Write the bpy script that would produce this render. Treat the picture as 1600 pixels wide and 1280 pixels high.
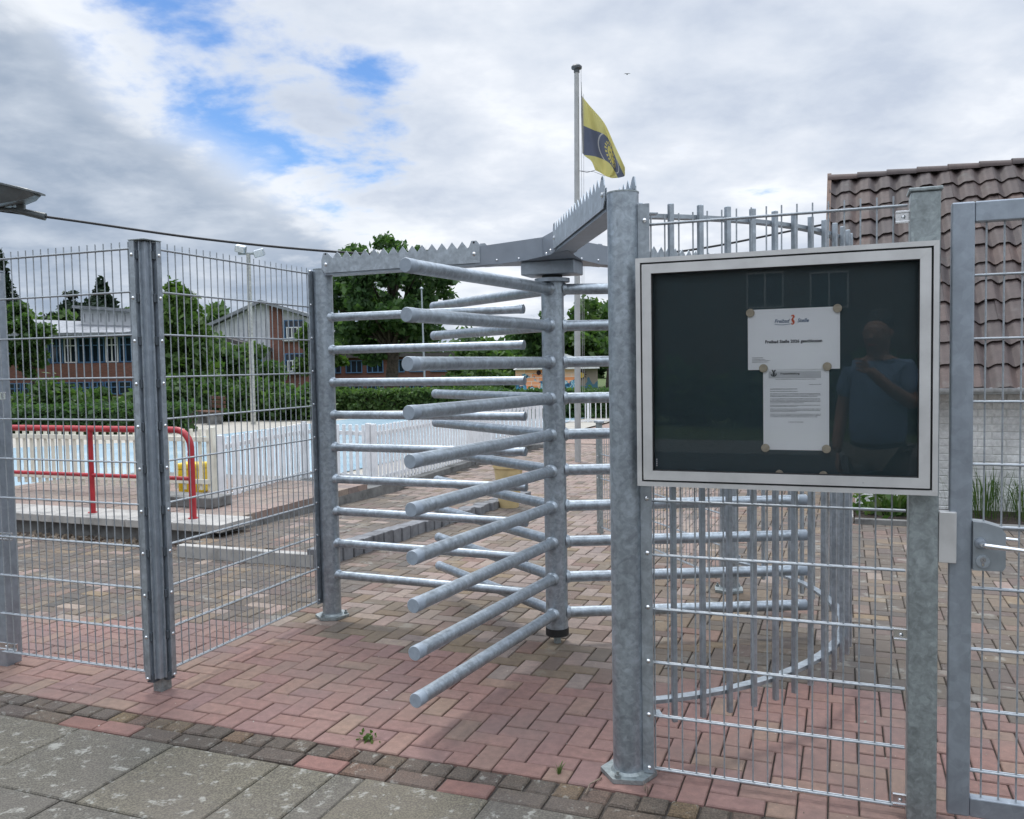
import bpy, bmesh, math, random
import numpy as np
from mathutils import Vector, Matrix
R = math.radians
random.seed(7)
rng = np.random.default_rng(7)
for o in list(bpy.data.objects): bpy.data.objects.remove(o)
scene = bpy.context.scene
COL = scene.collection

# ------------------------------------------------------------------ camera
CF, CPIT, CROL, CH = 1356.467, R(-2.90694), R(0.984495), 1.53077
cam_data = bpy.data.cameras.new('camera')
cam = bpy.data.objects.new('camera', cam_data); COL.objects.link(cam)
cam_data.sensor_fit = 'HORIZONTAL'; cam_data.sensor_width = 36.0
cam_data.lens = 36.0 * CF / 1600.0
cam_data.clip_start = 0.02; cam_data.clip_end = 2000
cam.rotation_mode = 'XYZ'
cam.matrix_world = Matrix.Translation((0, 0, CH)) @ Matrix.Rotation(R(90) + CPIT, 4, 'X') @ Matrix.Rotation(-CROL, 4, 'Z')
scene.camera = cam

def ray(u, v):
    X, Y = u - 800, 640 - v
    c, s = math.cos(CROL), math.sin(CROL)
    x, y = c * X + s * Y, -s * X + c * Y
    cp, sp = math.cos(CPIT), math.sin(CPIT)
    return Vector((x / CF, cp - sp * y / CF, sp + cp * y / CF))
def at(u, v, Y):                      # the point of the place that stands Y metres ahead
    r = ray(u, v); t = Y / r.y
    return Vector((r.x * t, Y, CH + r.z * t))

# ------------------------------------------------------------------ world, sun, exposure
SUN_AZ, SUN_EL = R(-20), R(64)        # azimuth from +Y towards +X
sun_dir = Vector((math.sin(SUN_AZ) * math.cos(SUN_EL), math.cos(SUN_AZ) * math.cos(SUN_EL), math.sin(SUN_EL)))
world = bpy.data.worlds.new('World'); scene.world = world; world.use_nodes = True
nt = world.node_tree; nt.nodes.clear()

class G:
    """tiny helper for node graphs"""
    def __init__(s, tree): s.t = tree
    def n(s, typ, **kw):
        nd = s.t.nodes.new(typ)
        for k, v in kw.items(): setattr(nd, k, v)
        return nd
    def put(s, sock, v):
        if isinstance(v, bpy.types.NodeSocket): s.t.links.new(v, sock)
        elif v is not None: sock.default_value = v
    def math(s, op, a, b=None, c=None, clamp=False):
        nd = s.n('ShaderNodeMath', operation=op, use_clamp=clamp)
        s.put(nd.inputs[0], a)
        if b is not None: s.put(nd.inputs[1], b)
        if c is not None: s.put(nd.inputs[2], c)
        return nd.outputs[0]
    def dot(s, a, vec):
        nd = s.n('ShaderNodeVectorMath', operation='DOT_PRODUCT')
        s.put(nd.inputs[0], a); nd.inputs[1].default_value = vec
        return nd.outputs['Value']
    def noise(s, vec, scale, detail=6, rough=.55, dist=0.0, dims='3D'):
        nd = s.n('ShaderNodeTexNoise', noise_dimensions=dims)
        if vec is not None: s.put(nd.inputs['Vector'], vec)
        nd.inputs['Scale'].default_value = scale; nd.inputs['Detail'].default_value = detail
        nd.inputs['Roughness'].default_value = rough; nd.inputs['Distortion'].default_value = dist
        return nd.outputs['Fac']
    def step(s, v, a, b, lo=0.0, hi=1.0):
        nd = s.n('ShaderNodeMapRange', interpolation_type='SMOOTHSTEP')
        s.put(nd.inputs['Value'], v)
        for i, x in zip(('From Min', 'From Max', 'To Min', 'To Max'), (a, b, lo, hi)): nd.inputs[i].default_value = x
        return nd.outputs['Result']
    def mix(s, f, a, b, mode='MIX'):
        nd = s.n('ShaderNodeMix', data_type='RGBA', blend_type=mode)
        s.put(nd.inputs[0], f); s.put(nd.inputs[6], rgba(a)); s.put(nd.inputs[7], rgba(b))
        return nd.outputs[2]
    def ramp(s, f, stops, mode='LINEAR'):
        nd = s.n('ShaderNodeValToRGB'); s.put(nd.inputs[0], f)
        cr = nd.color_ramp; cr.interpolation = mode
        while len(cr.elements) < len(stops): cr.elements.new(.5)
        for e, (p, c) in zip(cr.elements, stops): e.position = p; e.color = rgba(c)
        return nd.outputs[0]
def rgba(c):
    if isinstance(c, bpy.types.NodeSocket): return c
    if isinstance(c, (int, float)): return (c, c, c, 1)
    return tuple(c) if len(c) == 4 else (*c, 1)

g = G(nt)
tc = g.n('ShaderNodeTexCoord'); D = tc.outputs['Generated']
sky = g.n('ShaderNodeTexSky', sky_type='NISHITA', sun_disc=False, sun_elevation=SUN_EL, sun_rotation=SUN_AZ,
          air_density=1.0, dust_density=.0, ozone_density=4.0)
sep = g.n('ShaderNodeSeparateXYZ'); g.put(sep.inputs[0], D)
zz = g.math('ADD', g.math('MAXIMUM', sep.outputs[2], 0.0), .22)
cmb = g.n('ShaderNodeCombineXYZ')
g.put(cmb.inputs[0], g.math('DIVIDE', sep.outputs[0], zz)); g.put(cmb.inputs[1], g.math('DIVIDE', sep.outputs[1], zz))
cmb.inputs[2].default_value = 3.7
PV = cmb.outputs[0]
nA = g.noise(PV, 1.4, 5, .52, .15)
nB = g.noise(PV, 4.4, 6, .56, .12)
nC = g.noise(D, 2.6, 5, .55, .2)
bank_n = ray(90, 40).normalized().cross(ray(560, 375).normalized()).normalized()
if bank_n.dot(ray(200, 330)) < 0: bank_n = -bank_n
bd = g.math('ADD', g.dot(D, tuple(bank_n)), g.math('ADD', g.math('MULTIPLY', g.math('SUBTRACT', nB, .5), .16), g.math('MULTIPLY', g.math('SUBTRACT', nA, .5), .10)))
bank = g.math('MULTIPLY', g.step(bd, -.01, .06), g.step(g.dot(D, tuple(ray(150, 330).normalized())), .2, .6))
rim = g.math('MULTIPLY', g.step(bd, -.10, -.01), g.math('SUBTRACT', 1.0, g.step(bd, .0, .05)))
spots = None
for (px, py, c0, c1) in ((300, 95, .986, .9995), (415, 155, .985, .9995), (500, 215, .988, .9995), (545, 210, .9965, 1.0)):
    m = g.step(g.dot(D, tuple(ray(px, py).normalized())), c0, c1)
    spots = m if spots is None else g.math('MAXIMUM', spots, m)
bl = g.math('ADD', g.math('MULTIPLY', spots, .47), g.math('ADD', g.math('MULTIPLY', g.math('SUBTRACT', nB, .5), 1.7), g.math('MULTIPLY', g.math('SUBTRACT', nA, .5), .4)))
blue = g.math('MULTIPLY', g.step(bl, .27, .66), g.math('SUBTRACT', 1.0, bank))
light = g.ramp(g.math('ADD', g.math('MULTIPLY', nB, .5), g.math('MULTIPLY', nA, .5)), [(.36, (.40, .45, .54)), (.45, (.48, .525, .60)), (.54, (.56, .595, .655)), (.66, (.72, .74, .77))])
dark = g.ramp(g.math('ADD', g.math('MULTIPLY', nC, .55), g.math('MULTIPLY', nB, .45)), [(.36, (.19, .245, .325)), (.50, (.265, .32, .405)), (.60, (.38, .43, .505)), (.70, (.52, .56, .62))])
cl = g.mix(bank, light, dark)
cl = g.mix(g.math('MULTIPLY', rim, .40), cl, (.76, .78, .80))
skyc = g.mix(1.0, sky.outputs[0], (.066, .078, .092), 'MULTIPLY')
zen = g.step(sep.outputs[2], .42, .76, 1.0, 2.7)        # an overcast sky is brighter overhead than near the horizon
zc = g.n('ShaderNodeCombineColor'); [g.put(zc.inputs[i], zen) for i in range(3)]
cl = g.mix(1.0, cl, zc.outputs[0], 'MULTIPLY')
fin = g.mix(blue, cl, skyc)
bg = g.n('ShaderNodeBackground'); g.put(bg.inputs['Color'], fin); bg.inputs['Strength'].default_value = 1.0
out = g.n('ShaderNodeOutputWorld'); nt.links.new(bg.outputs[0], out.inputs[0])

sl = bpy.data.lights.new('sun', 'SUN'); sl.energy = 1.35; sl.angle = R(12); sl.color = (1, .96, .9)
so = bpy.data.objects.new('sun', sl); COL.objects.link(so); so.location = (0, 0, 30)
so.rotation_mode = 'QUATERNION'; so.rotation_quaternion = sun_dir.to_track_quat('Z', 'Y')
vs = scene.view_settings; vs.view_transform = 'Standard'; vs.look = 'None'; vs.exposure = 0.54; vs.gamma = 1.0; vs.use_curve_mapping = False
scene.cycles.max_bounces = 5; scene.cycles.diffuse_bounces = 3; scene.cycles.adaptive_threshold = .02; scene.cycles.transparent_max_bounces = 12
scene.cycles.use_denoising = True

# ------------------------------------------------------------------ materials
MATS = {}
def mat(name, build):
    if name in MATS: return MATS[name]
    m = bpy.data.materials.new(name); m.use_nodes = True
    t = m.node_tree; t.nodes.clear(); gg = G(t)
    b = gg.n('ShaderNodeBsdfPrincipled'); o = gg.n('ShaderNodeOutputMaterial')
    t.links.new(b.outputs[0], o.inputs[0])
    build(gg, b, o); MATS[name] = m
    return m
def bump(gg, b, h, strength=.3, dist=.01):
    nd = gg.n('ShaderNodeBump'); nd.inputs['Strength'].default_value = strength; nd.inputs['Distance'].default_value = dist
    gg.put(nd.inputs['Height'], h); gg.t.links.new(nd.outputs[0], b.inputs['Normal'])
def coords(gg, kind='Object'): return gg.n('ShaderNodeTexCoord').outputs[kind]
def pos(gg): return gg.n('ShaderNodeNewGeometry').outputs['Position']

def plain(name, c, rough=.6, metal=0.0, var=.12, scale=18, bstr=.12, bd=.003):
    def f(gg, b, o):
        n = gg.noise(pos(gg), scale, 6, .6)
        c2 = tuple(max(0, x * (1 - var * 2.2)) for x in c); c3 = tuple(min(1, x * (1 + var * 1.6)) for x in c)
        gg.put(b.inputs['Base Color'], gg.ramp(n, [(.3, c2), (.5, c), (.72, c3)]))
        gg.put(b.inputs['Roughness'], gg.math('ADD', rough - .08, gg.math('MULTIPLY', n, .16)))
        b.inputs['Metallic'].default_value = metal
        bump(gg, b, gg.noise(pos(gg), scale * 6, 4, .6), bstr, bd)
    return mat(name, f)

def galv(name, c=(.35, .39, .425), metal=.7, rough=.40, mott=.26, scale=24):
    def f(gg, b, o):
        p = pos(gg)
        v = gg.n('ShaderNodeTexVoronoi'); gg.put(v.inputs['Vector'], p); v.inputs['Scale'].default_value = scale * 1.9
        sp = gg.n('ShaderNodeSeparateColor'); gg.put(sp.inputs[0], v.outputs['Color'])
        n = gg.noise(p, scale, 4, .62, .8); n2 = gg.noise(p, 3.0, 2, .5)
        mp = gg.n('ShaderNodeMapping'); gg.put(mp.inputs['Vector'], p); mp.inputs['Scale'].default_value = (30, 30, 2.2)
        streak = gg.noise(mp.outputs[0], 1.0, 5, .6)
        k = gg.math('ADD', gg.math('ADD', gg.math('MULTIPLY', sp.outputs[0], .10), gg.math('MULTIPLY', n, .52)), gg.math('ADD', gg.math('MULTIPLY', n2, .22), gg.math('MULTIPLY', streak, .18)))
        lo = tuple(x * (1 - mott) for x in c); hi = tuple(min(1, x * (1 + mott * 1.25)) for x in c)
        col = gg.ramp(k, [(.34, lo), (.5, c), (.66, hi)])
        sc_ = gg.step(gg.noise(mp.outputs[0], .45, 4, .7, .6), .68, .76, 0, .55)
        gg.put(b.inputs['Base Color'], gg.mix(sc_, col, tuple(x * .45 for x in c)))
        gg.put(b.inputs['Roughness'], gg.math('ADD', rough - .1, gg.math('MULTIPLY', k, .28)))
        b.inputs['Metallic'].default_value = metal
    return mat(name, f)

GALV = galv('galvanised_steel')
GALV_TUBE = galv('galvanised_tube', (.335, .38, .42), .72, .37, .32, 30)
GALV_BLUE = galv('galvanised_smooth', (.305, .345, .39), .65, .40, .16, 16)
GALV_GREEN = galv('galvanised_old', (.28, .315, .32), .6, .45, .32, 36)
WIRE = galv('galvanised_wire', (.33, .36, .385), .5, .42, .2, 60)
SHEET = plain('grey_sheet_steel', (.25, .28, .32), .45, .5, .05, 8, .03)
STAINLESS = plain('stainless_bolt', (.72, .73, .74), .22, 1.0, .04, 20, .02)
CHROME = plain('chrome_handle', (.75, .76, .78), .16, 1.0, .02, 20, 0)
ALU = plain('brushed_aluminium', (.60, .60, .59), .42, .45, .05, 9, .03)
GAP_SHADE = plain('dark_gap', (.015, .016, .018), .7, 0, .05)  # near-black colour painting the shade inside gaps and holes
CAP = plain('grey_plastic_cap', (.26, .305, .355), .5, 0, .06, 40, .05)
BLACK = plain('black_rubber', (.012, .012, .013), .55, 0, .1)
DARKST = plain('dark_steel', (.07, .085, .10), .5, .2, .1)
LOCK = plain('lock_grey_paint', (.26, .29, .31), .4, .3, .05, 30, .03)
RED = plain('red_paint', (.36, .022, .03), .38, 0, .14, 9, .05)
WHITE_PL = plain('white_plastic', (.74, .76, .78), .5, 0, .06, 9, .04)
CREAM_PL = plain('cream_plastic', (.70, .68, .58), .5, 0, .06, 9, .04)
YELLOW_PL = plain('yellow_plastic', (.72, .50, .02), .5, 0, .06, 9, .04)
PLANTER = plain('ochre_planter', (.50, .39, .20), .65, 0, .12, 6, .1)
CONC = plain('pale_concrete', (.34, .33, .31), .85, 0, .15, 6, .4, .004)
CONC_D = plain('dark_concrete', (.15, .15, .145), .88, 0, .25, 7, .5, .004)
PALIS = plain('palisade_concrete', (.16, .165, .175), .85, 0, .2, 9, .4, .004)
PAPER = plain('white_paper', (.86, .87, .89), .6, 0, .015, 5, .06, .004)
PAPER_GREY = plain('grey_print', (.36, .37, .39), .6, 0, .02)
INK = plain('black_ink', (.03, .035, .045), .6, 0, .05)
INK_BLUE = plain('blue_ink', (.04, .10, .20), .6, 0, .05)
INK_RED = plain('orange_red_ink', (.62, .10, .03), .6, 0, .05)
MAGNET = plain('beige_magnet', (.43, .37, .28), .5, 0, .1, 60, .1)
BACKP = plain('teal_back_panel', (.012, .036, .045), .55, 0, .05, 4, .02)
WOOD = plain('bench_wood', (.10, .045, .025), .7, 0, .25, 12, .3)
BLUE_FR = plain('blue_window_frame', (.06, .14, .26), .5, 0, .1)
WHITE_FR = plain('white_window_frame', (.62, .63, .64), .5, 0, .05)
GLASS_D = plain('dark_window_pane', (.012, .02, .03), .08, 0, .2, .8, .02)
CLAD = plain('white_cladding', (.50, .52, .55), .6, 0, .08, 2, .1)
ROOF_M = plain('metal_roof', (.21, .225, .25), .45, .3, .2, 3, .1)
ROOF_D = plain('dark_roof', (.06, .055, .055), .8, 0, .2, 6, .3)
LAMP_D = plain('lamp_housing', (.10, .115, .12), .45, .2, .08, 10, .05)
CABLE = plain('cable_black', (.012, .014, .017), .6, 0, .1)
SOIL = plain('dark_soil', (.055, .04, .03), .95, 0, .4, 14, .9, .03)
TWIG = plain('dry_twig', (.20, .16, .12), .8, 0, .3, 30, .3)
BARK = plain('bark', (.06, .048, .038), .9, 0, .35, 8, .8, .02)
POLE_W = plain('pale_pole', (.38, .39, .39), .45, .2, .06, 9, .03)
SKIN = plain('skin', (.42, .24, .17), .5, 0, .08, 20, .05)
SHIRT = plain('blue_shirt', (.20, .30, .46), .8, 0, .08, 14, .2)
TROUSER = plain('khaki_trousers', (.17, .15, .12), .85, 0, .1, 14, .2)
HAIR = plain('dark_hair', (.03, .022, .016), .7, 0, .3, 40, .5)
ASPH = plain('asphalt', (.055, .055, .058), .9, 0, .3, 30, .6, .004)
STUCCO = plain('dark_brick_house', (.085, .06, .05), .85, 0, .2, 5, .4)

def brick_mat(name, stops, src, rough=.85, speck=.3, lich=0.0, lscale=7, fsc=300, lth=.74):
    def f(gg, b, o):
        if src == 'obj': rnd = gg.n('ShaderNodeObjectInfo').outputs['Random']
        else: rnd = gg.n('ShaderNodeNewGeometry').outputs['Random Per Island']
        p = pos(gg)
        base = gg.ramp(rnd, stops, 'LINEAR')
        fine = gg.noise(p, fsc, 3, .7); mid = gg.noise(p, 26, 4, .65); big = gg.noise(p, 1.3, 3, .5)
        k = gg.math('ADD', gg.math('MULTIPLY', fine, speck), gg.math('MULTIPLY', mid, .5))
        mk = .25 + speck * .5; sh = gg.ramp(gg.math('SUBTRACT', k, mk - .5), [(.26, .55), (.5, 1.0), (.74, 1.5)])
        c = gg.mix(1.0, base, sh, 'MULTIPLY')
        c = gg.mix(gg.step(big, .42, .66, 0, .38), c, (.115, .10, .09))
        if lich:
            l1 = gg.noise(p, lscale, 5, .6, .4); l2 = gg.noise(p, lscale * 5, 4, .6)
            lm = gg.math('MULTIPLY', gg.step(gg.math('ADD', l1, gg.math('MULTIPLY', l2, .35)), lth, lth + .13), lich)
            c = gg.mix(lm, c, (.30, .30, .27))
        gg.put(b.inputs['Base Color'], c)
        gg.put(b.inputs['Roughness'], gg.math('ADD', rough - .1, gg.math('MULTIPLY', mid, .2)))
        bump(gg, b, gg.math('ADD', gg.math('MULTIPLY', fine, .6), mid), .5, .0022)
    return mat(name, f)
RED_ST = [(0, (0.186, 0.109, 0.095)), (.18, (0.205, 0.118, 0.099)), (.36, (0.191, 0.114, 0.103)), (.52, (0.214, 0.129, 0.106)), (.68, (0.176, 0.106, 0.098)), (.84, (0.210, 0.132, 0.104)), (.95, (0.213, 0.144, 0.109)), (1, (0.167, 0.096, 0.088))]
BRN_ST = [(0, (0.127, 0.096, 0.068)), (.2, (0.159, 0.116, 0.078)), (.38, (0.113, 0.092, 0.074)), (.55, (0.176, 0.130, 0.081)), (.7, (0.132, 0.106, 0.081)), (.85, (0.170, 0.104, 0.082)), (1, (0.096, 0.084, 0.070))]
GRY_ST = [(0, (0.088, 0.071, 0.056)), (.2, (0.109, 0.086, 0.066)), (.38, (0.079, 0.068, 0.059)), (.55, (0.121, 0.096, 0.070)), (.7, (0.092, 0.079, 0.065)), (.85, (0.115, 0.080, 0.068)), (1, (0.068, 0.062, 0.055))]
FAR_ST = [(0, (0.198, 0.145, 0.124)), (.25, (0.240, 0.177, 0.150)), (.5, (0.208, 0.166, 0.144)), (.75, (0.246, 0.194, 0.156)), (1, (0.175, 0.138, 0.126))]
BRD_ST = [(0, (0.055, 0.045, 0.036)), (.3, (0.079, 0.062, 0.047)), (.5, (0.063, 0.049, 0.041)), (.7, (0.106, 0.075, 0.041)), (.86, (0.093, 0.055, 0.039)), (1, (0.074, 0.060, 0.049))]
SLAB_ST = [(0, (0.079, 0.073, 0.061)), (.5, (0.091, 0.084, 0.067)), (1, (0.106, 0.094, 0.067))]
BM = {}
for s in ('obj', 'isl'):
    BM['red' + s] = brick_mat('paver_red_' + s, RED_ST, s)
    BM['brn' + s] = brick_mat('paver_brown_' + s, BRN_ST, s, lich=.25, lscale=3)
    BM['gry' + s] = brick_mat('paver_grey_' + s, GRY_ST, s, lich=.4, lscale=5)
    BM['far' + s] = brick_mat('paver_far_' + s, FAR_ST, s)
BM['brd'] = brick_mat('border_stone', BRD_ST, 'obj', speck=1.8, lich=.5, lscale=20, fsc=150, lth=.75)
BM['brdred'] = brick_mat('border_stone_red', [(0, (.15, .075, .06)), (1, (.19, .10, .085))], 'obj', speck=.6)
BM['slab'] = brick_mat('rough_concrete_slab', SLAB_ST, 'obj', speck=2.1, lich=.7, lscale=15, fsc=140, lth=.735)
BM['white'] = brick_mat('white_painted_brick', [(0, (.82, .83, .82)), (.5, (.87, .88, .87)), (1, (.85, .86, .86))], 'obj', speck=.06)
def tile_mat():
    def f(gg, b, o):
        rnd = gg.n('ShaderNodeObjectInfo').outputs['Random']; p = pos(gg)
        base = gg.ramp(rnd, [(0, (.036, .027, .027)), (.3, (.054, .037, .034)), (.55, (.046, .035, .035)), (.8, (.074, .046, .038)), (1, (.040, .031, .032))])
        n = gg.noise(p, 9, 6, .65); n2 = gg.noise(p, 60, 4, .6)
        c = gg.mix(1.0, base, gg.ramp(gg.math('ADD', gg.math('MULTIPLY', n, .6), gg.math('MULTIPLY', n2, .4)), [(.3, .6), (.5, 1.0), (.7, 1.45)]), 'MULTIPLY')
        c = gg.mix(gg.step(gg.noise(p, 4, 5, .6), .58, .70, 0, .45), c, (.085, .085, .078))
        gg.put(b.inputs['Base Color'], c); b.inputs['Roughness'].default_value = .7
        bump(gg, b, n2, .25, .003)
    return mat('clay_pantile', f)
TILE = tile_mat()
def farbrick():
    def f(gg, b, o):
        bt = gg.n('ShaderNodeTexBrick'); mp = gg.n('ShaderNodeMapping'); mp.inputs['Rotation'].default_value = (0, 0, R(21))
        gg.put(mp.inputs['Vector'], pos(gg)); gg.put(bt.inputs['Vector'], mp.outputs[0])
        bt.inputs['Scale'].default_value = 1.0; bt.inputs['Brick Width'].default_value = .2; bt.inputs['Row Height'].default_value = .1
        bt.inputs['Mortar Size'].default_value = .006; bt.inputs['Bias'].default_value = 0
        bt.inputs['Color1'].default_value = (.23, .16, .135, 1); bt.inputs['Color2'].default_value = (.30, .22, .18, 1); bt.inputs['Mortar'].default_value = (.09, .07, .06, 1)
        n = gg.noise(pos(gg), 1.2, 5, .6)
        gg.put(b.inputs['Base Color'], gg.mix(gg.step(n, .4, .7, 0, .4), bt.outputs['Color'], (.15, .12, .10)))
        b.inputs['Roughness'].default_value = .85; bump(gg, b, bt.outputs['Fac'], -.5, .003)
    return mat('distant_paving', f)
FARPAVE = farbrick()
BED = plain('joint_sand', (.045, .038, .032), .95, 0, .3, 30, .6, .004)
WALLRED = None
def wallbrick():
    def f(gg, b, o):
        bt = gg.n('ShaderNodeTexBrick'); gg.put(bt.inputs['Vector'], coords(gg, 'Object'))
        mp = gg.n('ShaderNodeMapping'); mp.inputs['Rotation'].default_value = (R(90), 0, 0); gg.put(mp.inputs['Vector'], coords(gg, 'Object')); gg.put(bt.inputs['Vector'], mp.outputs[0])
        bt.inputs['Scale'].default_value = 1.0; bt.inputs['Brick Width'].default_value = .25; bt.inputs['Row Height'].default_value = .083; bt.inputs['Mortar Size'].default_value = .008
        bt.inputs['Color1'].default_value = (.125, .045, .032, 1); bt.inputs['Color2'].default_value = (.175, .065, .045, 1); bt.inputs['Mortar'].default_value = (.13, .10, .085, 1)
        gg.put(b.inputs['Base Color'], bt.outputs['Color']); b.inputs['Roughness'].default_value = .85
    return mat('red_school_brick', f)
WALLRED = wallbrick()
def grassmat():
    def f(gg, b, o):
        n = gg.noise(pos(gg), .7, 6, .6); n2 = gg.noise(pos(gg), 14, 5, .6)
        gg.put(b.inputs['Base Color'], gg.ramp(gg.math('ADD', gg.math('MULTIPLY', n, .5), gg.math('MULTIPLY', n2, .5)), [(.3, (.035, .055, .012)), (.5, (.06, .095, .02)), (.7, (.11, .13, .04))]))
        b.inputs['Roughness'].default_value = .9; bump(gg, b, n2, .9, .05)
    return mat('lawn_grass', f)
LAWN = grassmat()
def watermat():
    def f(gg, b, o):
        n = gg.noise(pos(gg), 1.1, 4, .5)
        gg.put(b.inputs['Base Color'], gg.ramp(n, [(.3, (.32, .46, .56)), (.6, (.42, .55, .63)), (.75, (.52, .62, .68))]))
        b.inputs['Roughness'].default_value = .22; bump(gg, b, gg.noise(pos(gg), 5, 4, .5), .08, .02)
    return mat('pool_water', f)
WATER = watermat()
def leafmat(name, cols, trans=.45):
    def f(gg, b, o):
        rnd = gg.n('ShaderNodeNewGeometry').outputs['Random Per Island']
        n = gg.noise(pos(gg), .55, 4, .6)
        k = gg.math('ADD', gg.math('MULTIPLY', rnd, .55), gg.math('MULTIPLY', n, .45))
        c = gg.ramp(k, [(.2, cols[0]), (.5, cols[1]), (.8, cols[2])])
        gg.put(b.inputs['Base Color'], c); b.inputs['Roughness'].default_value = .55
        b.inputs['Specular IOR Level'].default_value = .3
        tr = gg.n('ShaderNodeBsdfTranslucent'); gg.put(tr.inputs[0], gg.mix(1.0, c, (1.1, 1.25, .6), 'MULTIPLY'))
        mx = gg.n('ShaderNodeMixShader'); mx.inputs[0].default_value = trans
        gg.t.links.new(b.outputs[0], mx.inputs[1]); gg.t.links.new(tr.outputs[0], mx.inputs[2]); gg.t.links.new(mx.outputs[0], o.inputs[0])
    return mat(name, f)
LEAF_OAK = leafmat('leaf_oak', ((.030, .068, .028), (.058, .115, .044), (.105, .18, .066)))
LEAF_MID = leafmat('leaf_mid', ((.036, .076, .026), (.066, .125, .040), (.12, .185, .065)))
LEAF_LIGHT = leafmat('leaf_light', ((.04, .085, .018), (.068, .125, .03), (.11, .17, .05)))
LEAF_DARK = leafmat('leaf_conifer', ((.010, .022, .014), (.016, .034, .02), (.028, .05, .03)), .15)
LEAF_WEED = leafmat('leaf_weed', ((.05, .10, .025), (.075, .14, .04), (.14, .18, .07)))
def glassmat():
    def f(gg, b, o):
        gl = gg.n('ShaderNodeBsdfGlossy'); gl.inputs['Roughness'].default_value = .012; gl.inputs['Color'].default_value = (1, 1, 1, 1)
        tr = gg.n('ShaderNodeBsdfTransparent'); tr.inputs[0].default_value = (.985, .99, .99, 1)
        fr = gg.n('ShaderNodeFresnel'); fr.inputs[0].default_value = 1.335
        mx = gg.n('ShaderNodeMixShader'); gg.put(mx.inputs[0], fr.outputs[0])
        gg.t.links.new(tr.outputs[0], mx.inputs[1]); gg.t.links.new(gl.outputs[0], mx.inputs[2]); gg.t.links.new(mx.outputs[0], o.inputs[0])
    return mat('clear_glass', f)
GLASS = glassmat()

# ------------------------------------------------------------------ mesh helpers
class MB:
    def __init__(s): s.v = []; s.f = []; s.sm = []
    def add(s, vs, fs, smooth=False):
        k = len(s.v); s.v += [tuple(p) for p in vs]; s.f += [tuple(i + k for i in q) for q in fs]; s.sm += [smooth] * len(fs); return s
    def box(s, a, b, ch=0.0):
        x0, y0, z0 = a; x1, y1, z1 = b
        if ch <= 0:
            return s.add([(x0, y0, z0), (x1, y0, z0), (x1, y1, z0), (x0, y1, z0), (x0, y0, z1), (x1, y0, z1), (x1, y1, z1), (x0, y1, z1)],
                         [(0, 3, 2, 1), (4, 5, 6, 7), (0, 1, 5, 4), (1, 2, 6, 5), (2, 3, 7, 6), (3, 0, 4, 7)])
        bm = bmesh.new(); bmesh.ops.create_cube(bm, size=1)
        for w in bm.verts: w.co = ((x0 + x1) / 2 + w.co.x * (x1 - x0), (y0 + y1) / 2 + w.co.y * (y1 - y0), (z0 + z1) / 2 + w.co.z * (z1 - z0))
        bmesh.ops.bevel(bm, geom=bm.edges[:], offset=ch, segments=2, affect='EDGES', profile=.5)
        bm.verts.index_update()
        s.add([w.co[:] for w in bm.verts], [[w.index for w in q.verts] for q in bm.faces]); bm.free(); return s
    def tube(s, p0, p1, r0, r1=None, seg=12, caps=True):
        return s.path([p0, p1], [r0, r0 if r1 is None else r1], seg, caps)
    def path(s, pts, rs, seg=10, caps=True):
        pts = [Vector(p) for p in pts]
        if isinstance(rs, (int, float)): rs = [rs] * len(pts)
        vs = []; up = None
        for i, p in enumerate(pts):
            t = (pts[min(i + 1, len(pts) - 1)] - pts[max(i - 1, 0)]).normalized()
            if up is None: up = Vector((0, 0, 1)) if abs(t.z) < .9 else Vector((1, 0, 0))
            a = t.cross(up).normalized(); b = a.cross(t).normalized(); up = b
            for k in range(seg):
                q = 2 * math.pi * k / seg; vs.append(p + (a * math.cos(q) + b * math.sin(q)) * rs[i])
        fs = []
        for i in range(len(pts) - 1):
            for k in range(seg):
                k2 = (k + 1) % seg; fs.append((i * seg + k, i * seg + k2, (i + 1) * seg + k2, (i + 1) * seg + k))
        s.add(vs, fs, True)
        if caps:
            n = len(pts)
            k0 = len(s.v) - len(vs)
            s.f.append(tuple(k0 + k for k in reversed(range(seg)))); s.sm.append(False)
            s.f.append(tuple(k0 + (n - 1) * seg + k for k in range(seg))); s.sm.append(False)
        return s
    def prism(s, poly, axis, a, b):       # poly in the plane perpendicular to axis ('x': (y,z), 'y': (x,z), 'z': (x,y))
        def P(p, t): return {'x': (t, p[0], p[1]), 'y': (p[0], t, p[1]), 'z': (p[0], p[1], t)}[axis]
        n = len(poly)
        return s.add([P(p, a) for p in poly] + [P(p, b) for p in poly],
                     [tuple(range(n)), tuple(reversed(range(n, 2 * n)))] + [(i, i + n, (i + 1) % n + n, (i + 1) % n) for i in range(n)])
    def lathe(s, prof, seg=24, c=(0, 0)):
        vs = []; fs = []
        for r, z in prof:
            for k in range(seg): q = 2 * math.pi * k / seg; vs.append((c[0] + r * math.cos(q), c[1] + r * math.sin(q), z))
        for i in range(len(prof) - 1):
            for k in range(seg): k2 = (k + 1) % seg; fs.append((i * seg + k, i * seg + k2, (i + 1) * seg + k2, (i + 1) * seg + k))
        return s.add(vs, fs, True)
    def mesh(s, name):
        me = bpy.data.meshes.new(name); me.from_pydata(s.v, [], s.f); me.validate()
        if any(s.sm) and len(me.polygons) == len(s.sm): me.polygons.foreach_set('use_smooth', s.sm)
        bm = bmesh.new(); bm.from_mesh(me); bmesh.ops.recalc_face_normals(bm, faces=bm.faces[:]); bm.to_mesh(me); bm.free()
        me.update()
        if any(s.sm): me.set_sharp_from_angle(angle=R(38))
        return me
    def build(s, name, m, parent=None, loc=(0, 0, 0), rz=0.0):
        return obj(name, s.mesh(name), m, parent, loc, rz)
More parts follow.
